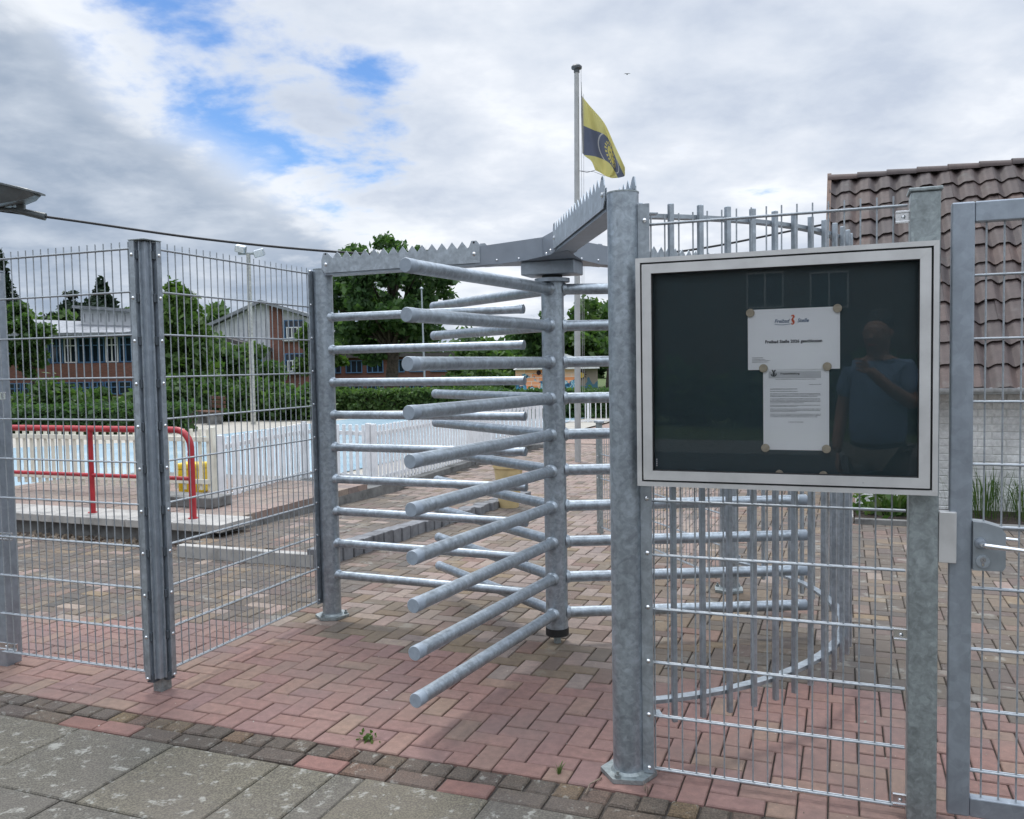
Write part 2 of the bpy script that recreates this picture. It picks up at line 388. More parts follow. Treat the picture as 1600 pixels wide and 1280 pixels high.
def obj(name, me, m=None, parent=None, loc=(0, 0, 0), rz=0.0):
    if m is not None and len(me.materials) == 0: me.materials.append(m)
    o = bpy.data.objects.new(name, me); COL.objects.link(o); o.location = loc; o.rotation_euler = (0, 0, rz)
    if parent is not None: o.parent = parent
    return o
def tag(o, label, cat, group=None):
    o['label'] = label; o['category'] = cat
    if group: o['group'] = group
    return o
def struct(o, label=None):
    o['kind'] = 'structure'
    if label: o['label'] = label
    return o
def thing(name, label, cat, loc=(0, 0, 0), rz=0.0, group=None):
    o = bpy.data.objects.new(name, None); COL.objects.link(o); o.location = loc; o.rotation_euler = (0, 0, rz); o.empty_display_size = .1
    return tag(o, label, cat, group)
def quads(name, vs, m, parent=None, loc=(0, 0, 0)):      # vs: (n,4,3) array
    n = len(vs); me = bpy.data.meshes.new(name)
    me.vertices.add(n * 4); me.vertices.foreach_set('co', np.ascontiguousarray(vs, np.float32).ravel())
    me.loops.add(n * 4); me.loops.foreach_set('vertex_index', np.arange(n * 4, dtype=np.int32))
    me.polygons.add(n); me.polygons.foreach_set('loop_start', np.arange(0, n * 4, 4, dtype=np.int32)); me.polygons.foreach_set('loop_total', np.full(n, 4, np.int32))
    me.update(); me.validate()
    return obj(name, me, m, parent, loc)

# the site is laid out on a grid: u runs along the fence line, v across it, origin at the thick turnstile post
AZ = R(-21.0); EU = Vector((math.cos(AZ), math.sin(AZ), 0)); EV = Vector((-math.sin(AZ), math.cos(AZ), 0)); P1 = Vector((.413, 3.171, 0))
def W(u, v, z=0.0): return P1 + EU * u + EV * v + Vector((0, 0, z))
def site(name, label, cat, u, v, z=0.0, group=None): return thing(name, label, cat, W(u, v, z), AZ, group)

# ------------------------------------------------------------------ ground
def sheet(name, pts, z, m, parent=None):
    me = bpy.data.meshes.new(name); me.from_pydata([(p[0], p[1], z) for p in pts], [], [tuple(range(len(pts)))]); me.update()
    return obj(name, me, m, parent)
ground = struct(sheet('ground', [(-400, -300), (400, -300), (400, 600), (-400, 600)], -.10, LAWN))
def usheet(name, u0, v0, u1, v1, z, m, parent=None):
    return sheet(name, [W(u0, v0), W(u1, v0), W(u1, v1), W(u0, v1)], z, m, parent)
pavement = usheet('pavement', -14, -3.2, 14, 13.02, -.012, BED); struct(pavement)
farp = struct(usheet('courtyard', -16, 13.0, 16, 19, -.004, FARPAVE))
road = struct(usheet('road', -60, -12, 60, -3.2, -.015, ASPH))
verge = struct(usheet('footpath', -60, -14.5, 60, -12, -.012, CONC_D))

W0 = .1; GAP = .0058
def brick_shape(l, w, h=.03, ch=.004):
    a, b = l / 2 - GAP / 2, w / 2 - GAP / 2
    v = [(-a, -b, -h), (a, -b, -h), (a, b, -h), (-a, b, -h), (-a, -b, -ch), (a, -b, -ch), (a, b, -ch), (-a, b, -ch),
         (-a + ch, -b + ch, 0), (a - ch, -b + ch, 0), (a - ch, b - ch, 0), (-a + ch, b - ch, 0)]
    f = [(8, 9, 10, 11)] + [(i, (i + 1) % 4, (i + 1) % 4 + 4, i + 4) for i in range(4)] + [(i + 4, (i + 1) % 4 + 4, (i + 1) % 4 + 8, i + 8) for i in range(4)]
    return v, f
PALU, PALV = -3.07, 2.58          # corner of the raised terrace
def terr(u, v):                   # height of the paving
    if -4.42 < u < PALU + .09 * (v - PALV) and v > PALV: return .095 * max(0, 1 - (v - PALV) / 3.9)
    return 0.0
def zone(u, v):
    t = .98 + .16 * math.sin(u * 1.9) + (.18 if -2 < u < -.9 else 0) + random.uniform(-.07, .07)
    if v < t: return 'red'
    if (u > .1 + random.uniform(-.4, .4) or u < -2.4) and v < 6 and random.random() < .78: return 'gry'
    if u > -.3 + random.uniform(-.2, .2) or v < (5.0 if u < -4 else 3.4) + random.uniform(-1.2, 1.2): return 'brn' if random.random() < (.93 if u > -.3 else .68) else 'far'
    return 'far' if random.random() < .7 else 'brn'
bricks = []
for j in range(-2, 132):
    for i in range(-82, 52):
        d = (i - j) % 4
        if d == 0: u, v, rot = (i + 1) * W0, (j + .5) * W0, 0
        elif d == 3: u, v, rot = (i + .5) * W0, (j + 1) * W0, 1
        else: continue
        v -= .04
        lo, hi = (v - .05, v + .05) if rot == 0 else (v - .1, v + .1)
        if hi > 12.95: continue
        cut = None
        if lo < -.141:                       # cut at the straight border course
            if hi < -.10: continue
            if rot == 1: cut = (-.14, hi)
            elif lo < -.17: continue
        w = W(u, v)
        if w.y < 1.5: continue
        if abs(w.x) > w.y * .62 + 2.2: continue
        if -6.6 < u < -4.4 and v > 3.1 and u < -4.55: continue
        if u < -4.4 and v > 3.08: continue
        bricks.append([u, v, rot, cut])
def vis_rank(b):
    w = W(b[0], b[1]); 
    inside = abs(w.x) < w.y * .60 and w.y > 2.75
    return (0 if inside else 1, w.length)
bricks.sort(key=vis_rank)
bsh = brick_shape(.2, .1); half = brick_shape(.1, .1)
me_full = {}; me_half = {}
for zn in ('red', 'brn', 'gry', 'far'):
    m1 = MB().add(*bsh).mesh('brick'); m1.materials.append(BM[zn + 'obj']); me_full[zn] = m1
    m2 = MB().add(*half).mesh('brick'); m2.materials.append(BM[zn + 'obj']); me_half[zn] = m2
field = {k: MB() for k in ('red', 'brn', 'gry', 'far')}
for k, (u, v, rot, cut) in enumerate(bricks):
    zn = zone(u, v); dz = random.uniform(-.0022, .0022); ang = AZ + rot * R(90) + R(random.uniform(-.35, .35))
    shape, mesh_ = bsh, me_full
    if cut:
        v = (cut[0] + cut[1]) / 2 + .001
        if cut[1] - cut[0] < .06: continue
        shape, mesh_ = half, me_half
    z = terr(u, v) + dz
    tx, ty = random.uniform(-.006, .006), random.uniform(-.006, .006)
    if k < 300:
        o = obj('brick', mesh_[zn], None, pavement, W(u, v, z)); o.rotation_euler = (tx, ty, ang)
    else:
        M = Matrix.Translation(W(u, v, z)) @ Matrix.Rotation(ang, 4, 'Z') @ Matrix.Rotation(tx, 4, 'X')
        field[zn].add([M @ Vector(p) for p in shape[0]], shape[1])
for zn, mb in field.items():
    me = bpy.data.meshes.new('brick_field'); me.from_pydata(mb.v, [], mb.f); me.update()
    o = obj('brick_field', me, BM[zn + 'isl'], pavement); o['kind'] = 'stuff'
# terrace bed under the raised bricks
mb = MB(); mb.add([W(-4.4, PALV, .08), W(PALU, PALV, .08), W(PALU + .33, PALV + 3.9, -.015), W(-4.4, PALV + 3.9, -.015)], [(0, 1, 2, 3)])
struct(mb.build('terrace', BED))
# border course: a row of square stones and a row of stretchers
sq = MB().add(*brick_shape(.1, .1, .03, .006)).mesh('border_stone'); sq.materials.append(BM['brd'])
st = MB().add(*brick_shape(.2, .1, .03, .006)).mesh('border_stone'); st.materials.append(BM['brd'])
sr = MB().add(*brick_shape(.2, .1, .03, .005)).mesh('border_stone'); sr.materials.append(BM['brdred'])
for i in range(-42, 26):
    o = obj('border_stone', sq, None, pavement, W(i * .1035 + .03, -.1935 + random.uniform(-.003, .003), random.uniform(-.004, .002))); o.rotation_euler = (random.uniform(-.02, .02), random.uniform(-.02, .02), AZ + R(random.uniform(-2, 2)))
for i in range(-21, 13):
    isred = i in (-12, -11, -6, -3)
    o = obj('border_stone', sr if isred else st, None, pavement, W(i * .2045 + .08, -.297 + random.uniform(-.003, .003), random.uniform(-.004, .002))); o.rotation_euler = (random.uniform(-.015, .015), random.uniform(-.015, .015), AZ + R(random.uniform(-1, 1)))
# rough concrete slabs of the footway
def slab(u0, u1, v0, v1):
    a, b = (u1 - u0) / 2, (v1 - v0) / 2; v, f = brick_shape(2 * a, 2 * b, .04, .005)
    o = MB().add(v, f).build('slab', BM['slab'], pavement, W((u0 + u1) / 2, (v0 + v1) / 2, random.uniform(-.003, .002))); o.rotation_euler = (random.uniform(-.003, .003), random.uniform(-.003, .003), AZ + R(random.uniform(-.3, .3)))
row1 = [-4.33, -3.83, -3.33, -2.83, -2.33, -1.82, -1.30, -1.05, -.92, -.42, .08, .58, 1.08, 1.58, 2.08]
for a, b in zip(row1, row1[1:]): slab(a, b, -.848, -.35)
row2 = [-4.5 + .5 * i + .12 for i in range(14)]
for r in range(4):
    off = .0 if r % 2 == 0 else -.22
    for a, b in zip(row2, row2[1:]): slab(a + off, b + off, -.85 - .5 * (r + 1), -.85 - .5 * r)

# ------------------------------------------------------------------ mesh fence panels
def rod_mesh(L, r, seg=8, axis='x', name='rod'):
    return MB().tube((0, 0, 0), (L, 0, 0) if axis == 'x' else (0, 0, L), r, r, seg).mesh(name)
def mesh_panel(t, L, zb, n=11, rodr=.004, wirer=.003, first=.03, over=.03, step=.05, dz=.2, names=('horizontal_rod', 'vertical_wire')):
    rm = rod_mesh(L, rodr, 8, 'x', names[0]); rm.materials.append(WIRE)
    wm = rod_mesh((n - 1) * dz + over + .008, wirer, 6, 'z', names[1]); wm.materials.append(WIRE)
    for i in range(n):
        for s in (-1, 1): obj(names[0], rm, None, t, (0, s * (rodr + wirer - .0006), zb + dz * i))
    k = int((L - first) / step + .5)
    for i in range(k + 1):
        x = first + step * i
        if x < L: obj(names[1], wm, None, t, (x, 0, zb - .005))
def bolt(p, d, parent, r=.0085, name='bolt'):
    d = Vector(d).normalized(); p = Vector(p)
    mb = MB(); mb.path([p - d * .002, p + d * .002, p + d * .0045, p + d * .0065], [r, r, r * .72, r * .3], 10)
    return mb.build(name, STAINLESS, parent)
ZL, ZR = .104, .028
# panel A: between the square post at the picture edge and the corner post
pa = site('mesh_panel', 'galvanised double-rod mesh panel in front of the red handrail, clipped to the square post', 'mesh panel', -3.30, .064, 0, 'double-rod mesh fence panels'); mesh_panel(pa, .972, ZL)
pb = thing('mesh_panel', 'galvanised mesh panel running from the corner post to the slim turnstile post with horizontal arms', 'mesh panel', W(-2.272, .13), AZ + R(90), 'double-rod mesh fence panels'); mesh_panel(pb, 1.275, ZL)
pr = site('mesh_panel', 'galvanised mesh panel behind and below the glass notice case', 'mesh panel', .068, .018, 0, 'double-rod mesh fence panels'); mesh_panel(pr, .872, ZR)
# corner post with clamping bars
cp_ = site('corner_post', 'square galvanised corner post with bolted clamping bars joining two mesh panels', 'fence post', -2.321, .125)
MB().box((-.03, -.03, -.02), (.03, .03, 2.135), .004).build('post_tube', GALV_GREEN, cp_)
MB().box((-.030, -.077, .07), (.000, -.070, 2.138), .001).build('clamping_bar', GALV, cp_)
MB().box((.055, .0, .07), (.062, .030, 2.138), .001).build('clamping_bar', GALV, cp_)
MB().box((-.032, -.079, 2.139), (.064, .032, 2.144), .001).build('cap', GALV_GREEN, cp_)
for i in range(11):
    z = ZL + .2 * i - .03
    bolt((-.015, -.077, z), (0, -1, 0), cp_); bolt((.062, .015, z), (1, 0, 0), cp_)
    MB().box((-.027, -.0698, z - .02), (.012, -.0302, z + .02), .002).build('spacer', DARKST, cp_)
    MB().box((.0302, -.018, z - .02), (.0548, .028, z + .02), .002).build('spacer', DARKST, cp_)
MB().box((-.012, -.052, .07), (.040, -.004, 2.136), .002).build('inner_profile', GALV_BLUE, cp_)
MB().box((-.026, -.0695, .072), (.0, -.0303, 2.134), .001).build('inner_profile', GALV_BLUE, cp_); MB().box((.0303, .001, .072), (.0545, .027, 2.134), .001).build('inner_profile', GALV_BLUE, cp_)
# inner edges of the clamping profile seen between the bars
MB().box((.014, -.064, .07), (.018, -.0302, 2.138), .001).build('profile_lip', GALV, cp_)
MB().box((.0302, -.026, .07), (.052, -.022, 2.138), .001).build('profile_lip', GALV, cp_)
# square post at the left edge
lp = site('fence_post', 'square galvanised post with small clips ending the mesh fence by the red handrail', 'fence post', -3.395, .165)
MB().box((-.045, -.045, -.02), (.045, .045, 2.06), .005).build('post_tube', GALV_BLUE, lp)
MB().box((-.048, -.048, 2.06), (.048, .048, 2.068), .001).build('cap', GALV_BLUE, lp)
def clip(parent, x0, x1, y, z, s=-1):
    c = MB().box((x0, y - .006, z - .02), (x1, y + .006, z - .013), .001).box((x0, y - .006, z + .013), (x1, y + .006, z + .02), .001).box((x0, y, z - .014), (x1, y + .006, z + .014)).build('clip', STAINLESS, parent)
    bolt(((x0 + x1) / 2, y + .0005, z), (0, -1, 0), c, .007)
for z in (ZL + .02, .70, 1.42, 2.02): clip(lp, .022, .17, -.084, z)

# ------------------------------------------------------------------ turnstile
ts = site('turnstile', 'full-height galvanised turnstile with three-wing rotor, fixed comb arms and curved barred cage', 'turnstile', -.728, 1.384)
TR, ARMZ, ARMS = 1.397, .168, .1966
lift = .058
def post_round(x, y, top, flange, name='post'):
    p = MB().tube((x, y, -.02), (x, y, top), .057, .057, 32).build(name, GALV_TUBE, ts)
    MB().tube((x, y, top), (x, y, top + .005), .0585, .0585, 32).build('cap', GALV_GREEN, p)
    if flange:
        ring = [(x + .105 * math.cos(R(a)), y + .105 * math.sin(R(a))) for a in (flange, flange + 62, flange + 118, flange + 180, flange + 242, flange + 298)]
        MB().prism(ring, 'z', .002, .018).build('base_plate', GALV_GREEN, p)
        MB().tube((x, y, .018), (x, y, .028), .066, .059, 32).build('weld_bead', GALV_GREEN, p)
        for a in (flange + 5, flange + 120, flange + 240):
            bx, by = x + .083 * math.cos(R(a)), y + .083 * math.sin(R(a))
            MB().tube((bx, by, .018), (bx, by, .03), .012, .012, 6).tube((bx, by, .03), (bx, by, .042), .006, .006, 8).build('anchor_bolt', GALV_GREEN, p)
    return p
LP1 = (.728, -1.384); LP3 = (-1.474, .042); LP4 = (.757, 1.379)
p1 = post_round(*LP1, 2.142, 250); p3 = post_round(*LP3, 2.126, 20); p4 = post_round(*LP4, 2.13, 40)
# flat bars that clamp the mesh panels
fb = MB().box((LP1[0] + .056, LP1[1] - .012, .02), (LP1[0] + .098, LP1[1] - .004, 2.10), .001).build('clamping_bar', GALV, p1)
for i in range(11): bolt((LP1[0] + .080, LP1[1] - .012, ZR + .2 * i + .012), (0, -1, 0), p1)
fb = MB().box((LP3[0] - .058, LP3[1] - .075, .09), (LP3[0] - .050, LP3[1] - .02, 2.12), .001).build('clamping_bar', GALV, p3)
for i in range(11): bolt((LP3[0] - .050, LP3[1] - .06, ZL + .2 * i + .012), (1, 0, 0), p3)
# fixed comb
dcomb = Vector((1.0, -.032, 0)).normalized()
for i in range(9):
    z = ARMZ + ARMS * (i + .5)
    a = Vector((LP3[0], LP3[1], z)) + dcomb * .045; b = a + dcomb * 1.26
    MB().tube(a, b, .0245, .0245, 20).build('comb_arm', GALV_TUBE, p3)
    MB().path([b - dcomb * .022, b + dcomb * .002, b + dcomb * .005], [.0258, .0258, .021], 20).build('end_cap', GALV_TUBE, p3)
    MB().path([a - dcomb * .004, a + dcomb * .016, a + dcomb * .026], [.036, .032, .025], 20, False).build('weld_bead', GALV_TUBE, p3)
# rotor
rot = MB().tube((0, 0, .085), (0, 0, 1.985), .061, .061, 36).build('rotor', GALV_TUBE, ts)
MB().tube((0, 0, .045), (0, 0, .086), .0635, .0635, 36).build('bearing_ring', BLACK, rot)
MB().tube((0, 0, -.02), (0, 0, .05), .02, .02, 16).build('pivot', GALV_GREEN, rot)
MB().tube((0, 0, 1.975), (0, 0, 1.995), .095, .095, 36).build('top_flange', GALV_BLUE, rot)
MB().tube((0, 0, 1.99), (0, 0, 2.02), .055, .055, 24).build('bearing', BLACK, rot)
for w in range(3):
    a = R(-96.5 + 120 * w); d = Vector((math.cos(a), math.sin(a), 0))
    for i in range(10):
        z = ARMZ + ARMS * i; p = Vector((0, 0, z))
        MB().tube(p + d * .04, p + d * (TR - .02), .0295, .0295, 22).build('rotor_arm', GALV_TUBE if w else GALV_TUBE, rot)
        q = p + d * TR
        MB().path([q - d * .05, q - d * .003, q], [.0306, .0306, .0285], 22).build('end_cap', CAP, rot)
        MB().path([p + d * .052, p + d * .066, p + d * .075], [.040, .036, .030], 22, False).build('weld_bead', GALV_TUBE, rot)
# head: bearing box, star plate and three toothed beams
hb = MB().box((-.15, -.085, 2.012), (.15, .085, 2.085), .006).build('bearing_box', GALV_BLUE, ts)
beams = [(LP3, 0), (LP1, 1), (LP4, 2)]
def beam_geo(tgt):
    v = Vector((tgt[0], tgt[1], 0)); L = v.length; return math.atan2(v.y, v.x), L
for tgt, k in beams:
    ang, L = beam_geo(tgt)
    def X(mb): return mb
    bm_ = bpy.data.objects.new('beam', MB().box((.30, -.05, 2.088), (L - .05, .05, 2.098)).box((.30, -.05, 2.098), (L - .05, -.046, 2.175)).box((.30, .046, 2.098), (L - .05, .05, 2.175)).mesh('beam'))
    bm_.data.materials.append(GALV_BLUE); COL.objects.link(bm_); bm_.parent = ts; bm_.rotation_euler = (0, 0, ang)
    # inner sheet cover
    pr_ = MB().prism([(.0, 2.087), (.42, 2.087), (.44, 2.10), (.44, 2.178), (.40, 2.19), (.0, 2.215)], 'y', -.056, .056).build('sheet_cover', SHEET, ts); pr_.rotation_euler = (0, 0, ang)
    for s in (-1, 1):
        y0, y1 = (-.0605, -.0562) if s < 0 else (.0562, .0605)
        x0, x1 = .40, L - .035
        prof = [(x0, 2.10), (x0, 2.20), (x0 + .02, 2.222), (x0 + .05, 2.222), (x0 + .065, 2.19)]
        x = x0 + .075; pitch = .0625
        n = int((x1 - .08 - x) / pitch)
        pitch = (x1 - .08 - x) / n
        for i in range(n): prof += [(x + pitch * i, 2.183), (x + pitch * (i + .5), 2.222)]
        prof += [(x1 - .08, 2.185), (x1 - .045, 2.216), (x1 - .03, 2.220), (x1 - .015, 2.216), (x1 + .0, 2.18), (x1 + .0, 2.125), (x1 - .02, 2.10)]
        tp = MB().prism(prof, 'y', y0, y1).build('toothed_plate', GALV, ts); tp.rotation_euler = (0, 0, ang)
        for bx in (x0 + .035, x1 - .03):
            b_ = bolt((bx, y0 if s < 0 else y1, 2.15), (0, s, 0), tp, .011)
            MB().tube((bx, (y0 if s < 0 else y1) - s * .0005, 2.212), (bx, (y0 if s < 0 else y1) + s * .0008, 2.212), .006, .006, 10).build('hole', GAP_SHADE, tp)
    for bx in (.17, .30):
        b_ = bolt((bx, -.056, 2.108), (0, -1, 0), pr_, .007); bolt((bx, .056, 2.108), (0, 1, 0), pr_, .007)
star = MB().prism([(.46 * math.cos(R(q)) if i % 2 == 0 else .17 * math.cos(R(q)), .46 * math.sin(R(q)) if i % 2 == 0 else .17 * math.sin(R(q))) for i, q in enumerate((178, 238, 298, 0.0, 61, 120))], 'z', 2.0855, 2.0868).build('star_plate', SHEET, ts)
# cage
CR = 1.505; a0, a1 = R(-60.2), R(58.5); nb = 26
for i in range(nb):
    a = a0 + (a1 - a0) * (i + .2) / (nb - .6)
    x, y = CR * math.cos(a), CR * math.sin(a)
    o = MB().box((-.010, -.010, .155), (.010, .010, 2.122), .003).build('cage_bar', GALV, ts, (x, y, 0), a)
for z, rr in ((.235, CR - .0175), (2.080, CR - .0175)):
    mb = MB(); n = 60; vs = []; fs = []
    for i in range(n + 1):
        a = a0 - R(2.0) + (a1 - a0 + R(4.0)) * i / n
        for r_, z_ in ((rr - .035, z - .009), (rr + .0055, z - .009), (rr + .0055, z + .006), (rr - .035, z + .006)): vs.append((r_ * math.cos(a), r_ * math.sin(a), z_))
    for i in range(n):
        for k in range(4): fs.append((i * 4 + k, i * 4 + (k + 1) % 4, (i + 1) * 4 + (k + 1) % 4, (i + 1) * 4 + k))
    fs += [(0, 1, 2, 3), tuple(n * 4 + k for k in (3, 2, 1, 0))]
    mb.add(vs, fs).build('cage_hoop', GALV, ts)
    for tgt in (LP1, LP4):
        d = Vector((-tgt[1], tgt[0], 0)).normalized() * (1 if tgt is LP1 else -1); c = Vector((*tgt, 0))
        MB().box((-.03, -.02, z - .012), (.05, .02, z - .006), .001).build('hoop_lug', GALV, ts, c + d * .075, math.atan2(d.y, d.x))
        q = c + d * .085; MB().tube((q.x, q.y, z - .014), (q.x, q.y, z + .018), .008, .008, 6).build('lug_bolt', GALV, ts)

# ------------------------------------------------------------------ right post, gate
S1 = site('fence_post', 'wide square galvanised post with flat cap between the notice case and the gate', 'fence post', .990, .018)
MB().box((-.044, -.05, -.02), (.044, .05, 2.062), .005).build('post_tube', GALV_GREEN, S1)
MB().box((-.05, -.056, 2.062), (.05, .056, 2.074), .003).build('cap', GALV_GREEN, S1)
for z in (.052, .615, 1.99): clip(S1, -.086, -.040, -.012, z)
MB().box((.0445, -.052, .872), (.096, -.008, 1.038), .003).build('lock_keeper', ALU, S1)
gt = site('gate', 'galvanised framed mesh gate with lever-handle lock box', 'gate', 1.066, 0)
GWID = 1.10
MB().box((0, -.02, .04), (.066, .02, 2.02), .005).build('stile', GALV_BLUE, gt)
MB().box((GWID - .066, -.02, .04), (GWID, .02, 2.02), .005).build('stile', GALV_BLUE, gt)
MB().box((.0662, -.019, 1.955), (GWID - .0662, .019, 2.0195), .004).build('rail', GALV_BLUE, gt)
MB().box((.0662, -.019, .0405), (GWID - .0662, .019, .104), .004).build('rail', GALV_BLUE, gt)
rm = rod_mesh(GWID - .12, .004, 8, 'x', 'horizontal_rod'); rm.materials.append(WIRE); wm = rod_mesh(1.90, .003, 6, 'z', 'vertical_wire'); wm.materials.append(WIRE)
for i in range(9):
    for s in (-1, 1): obj('horizontal_rod', rm, None, gt, (.06, s * .0064, .19 + .2 * i))
for i in range(19): obj('vertical_wire', wm, None, gt, (.10 + .05 * i, 0, .08))
lk = MB().prism([(.0665, .855), (.15, .857), (.158, .87), (.158, .975), (.145, .995), (.10, 1.008), (.0665, 1.01)], 'y', -.038, .03).build('lock_box', LOCK, gt)
MB().path([(.087, -.037, .944), (.087, -.045, .944)], [.018, .016], 20).build('handle_rose', GALV_BLUE, lk)
MB().path([(.087, -.045, .944), (.087, -.075, .944), (.094, -.084, .944), (.12, -.086, .942), (.215, -.086, .934)], [.0085, .0085, .009, .0085, .006], 12).build('handle', CHROME, lk)
MB().path([(.087, .03, .944), (.087, .07, .944), (.12, .08, .942), (.21, .08, .936)], [.0085, .0085, .0085, .006], 12).build('handle', CHROME, lk)
MB().path([(.094, -.037, .885), (.094, -.043, .885)], [.021, .0195], 22).build('cylinder_rose', GALV, lk)
MB().tube((.094, -.043, .892), (.094, -.047, .892), .0085, .0085, 16).box((.0905, -.046, .872), (.0975, -.0432, .89), .001).build('lock_cylinder', STAINLESS, lk)
MB().box((.0935, -.0475, .888), (.0945, -.0469, .896)).build('keyhole', GAP_SHADE, lk)
gp = site('fence_post', 'square galvanised hinge post beyond the gate', 'fence post', 1.066 + GWID + .06, .018)
MB().box((-.044, -.05, -.02), (.044, .05, 2.062), .005).build('post_tube', GALV_GREEN, gp); MB().box((-.05, -.056, 2.062), (.05, .056, 2.074), .003).build('cap', GALV_GREEN, gp)
for z in (.3, 1.75): MB().tube((-.052, -.02, z), (-.052, -.02, z + .12), .012, .012, 12).build('hinge', GALV, gp)

# ------------------------------------------------------------------ notice case
nbd = site('notice_case', 'aluminium-framed glass notice case with dark teal back on the fence', 'notice board', .5455, -.06)
HW, Z0, Z1 = .479, 1.098, 1.896
def ring(w, z0, z1, t, y0, y1, name, m, parent, ch=.0015, miter=True):
    # four mitred lengths
    for k in range(4):
        if k == 0: poly = [(-w, z1), (w, z1), (w - t, z1 - t), (-w + t, z1 - t)]
        if k == 1: poly = [(-w, z0), (-w + t, z0 + t), (w - t, z0 + t), (w, z0)]
        if k == 2: poly = [(-w, z0 + .0004), (-w, z1 - .0004), (-w + t, z1 - t - .0004), (-w + t, z0 + t + .0004)]
        if k == 3: poly = [(w, z0 + .0004), (w - t, z0 + t + .0004), (w - t, z1 - t - .0004), (w, z1 - .0004)]
        MB().prism(poly, 'y', y0, y1).build(name, m, parent)
ring(HW, Z0, Z1, .016, -.040, .0, 'case_rim', ALU, nbd)
MB().box((-HW + .014, -.004, Z0 + .014), (HW - .014, -.0005, Z1 - .014)).build('back_panel', BACKP, nbd)
ring(HW - .0165, Z0 + .0165, Z1 - .0165, .006, -.028, -.006, 'shadow_gap', GAP_SHADE, nbd)
ring(HW - .0227, Z0 + .0227, Z1 - .0227, .032, -.043, -.006, 'door_rail', ALU, nbd)
ring(HW - .0546, Z0 + .0546, Z1 - .0546, .003, -.036, -.018, 'seal', BLACK, nbd)
MB().box((-HW + .053, -.026, Z0 + .053), (HW - .053, -.022, Z1 - .053)).build('glass_pane', GLASS, nbd)
MB().box((.26, -.0442, Z0 + .034), (.262, -.0432, Z0 + .036)).build('maker_mark', INK, nbd)
mb = MB()
for i in range(4): mb.box((-HW + .066 , -.0275, Z0 + .07 + i * .007), (-HW + .0685, -.0265, Z0 + .075 + i * .007))
mb.build('small_print', PAPER_GREY, nbd)
for z in (Z0 + .12, Z1 - .12):
    for x in (-.40, .40): MB().box((x - .03, .0002, z - .03), (x + .03, .074, z + .03), .002).build('bracket', GALV, nbd)
# the notices behind the glass
PY = -.0672
def paper_mesh(w, h, t=.0003, wav=.0008, nx=16, nz=12, seed=0):
    r = random.Random(seed); ph = [r.uniform(0, 6) for _ in range(4)]
    vs = []; fs = []
    for j in range(nz + 1):
        for i in range(nx + 1):
            x, z = w * i / nx, h * j / nz
            y = -wav * (.6 + .5 * math.sin(z * 38 + ph[0] + x * 5) + .3 * math.sin(x * 21 + ph[1] + z * 11))
            vs.append((x, y, z))
    for j in range(nz):
        for i in range(nx): k = j * (nx + 1) + i; fs.append((k, k + 1, k + nx + 2, k + nx + 1))
    mb = MB(); mb.add(vs, fs, True); return mb.mesh('paper_notice')
def text(body, size, x, z, m, parent, bold=0.0, shear=0.0, align='CENTER', name='printed_text', y=-.0022, sx=1.0):
    c = bpy.data.curves.new(name, 'FONT'); c.body = body; c.size = size; c.align_x = align; c.offset = bold; c.shear = shear; c.resolution_u = 2
    o = bpy.data.objects.new('tmp', c); COL.objects.link(o)
    me = bpy.data.meshes.new_from_object(o.evaluated_get(bpy.context.evaluated_depsgraph_get())); bpy.data.objects.remove(o)
    me.name = name; me.transform(Matrix.Translation((x, y, z)) @ Matrix.Rotation(R(90), 4, 'X') @ Matrix.Diagonal((sx, 1, 1, 1)))
    me.materials.clear()
    return obj(name, me, m, parent)
n1 = site('paper_notice', 'landscape white sheet reading Freibad Stelle 2026 geschlossen behind the glass', 'notice', .444, PY, 1.501); n1.rotation_euler.y = R(-.15)
obj('sheet', paper_mesh(.292, .203, seed=1), PAPER, n1)
text('Freibad', .0178, .110, .156, INK_BLUE, n1, .00022, .25, sx=.88); text('Stelle', .0178, .1775, .156, INK_BLUE, n1, .00022, .25, sx=.92)
text('Freibad Stelle 2026 geschlossen', .0142, .147, .089, INK, n1, .00042, sx=1.0)
mb = MB(); 
for i in range(12): 
    x = .088 + i * .0042; mb.add([(x, -.0022, .1505 - .002 * math.sin(i / 11 * 3.1)), (x + .0042, -.0022, .1505 - .002 * math.sin((i + 1) / 11 * 3.1)), (x + .0042, -.0022, .1519 - .002 * math.sin((i + 1) / 11 * 3.1)), (x, -.0022, .1519 - .002 * math.sin(i / 11 * 3.1))], [(0, 1, 2, 3)])
mb.build('logo_wave', INK_BLUE, n1)
# seahorse of the bathing-place logo: a curved tapering ribbon
sp_ = [(.1405, .1765), (.1435, .1795), (.1475, .1785), (.1488, .1745), (.1462, .1705), (.1442, .1660), (.1462, .1615), (.1488, .1575), (.1478, .1528), (.1440, .1500), (.1408, .1512), (.1412, .1540), (.1432, .1535)]
wd = [.0010, .0022, .0030, .0030, .0022, .0028, .0034, .0030, .0022, .0016, .0013, .0010, .0006]
mb = MB(); vs = []
for i, (p, w) in enumerate(zip(sp_, wd)):
    q0, q1 = sp_[max(i - 1, 0)], sp_[min(i + 1, len(sp_) - 1)]; dx, dz = q1[0] - q0[0], q1[1] - q0[1]; l = math.hypot(dx, dz)
    vs += [(p[0] - dz / l * w, -.0023, p[1] + dx / l * w), (p[0] + dz / l * w, -.0023, p[1] - dx / l * w)]
mb.add(vs, [(2 * i, 2 * i + 1, 2 * i + 3, 2 * i + 2) for i in range(len(sp_) - 1)])
for i in (4, 5, 6, 7): p = sp_[i]; mb.add([(p[0] - wd[i], -.0023, p[1] + .001), (p[0] - wd[i] - .003, -.0023, p[1]), (p[0] - wd[i], -.0023, p[1] - .0015)], [(0, 1, 2)])
mb.build('seahorse_logo', INK_RED, n1)
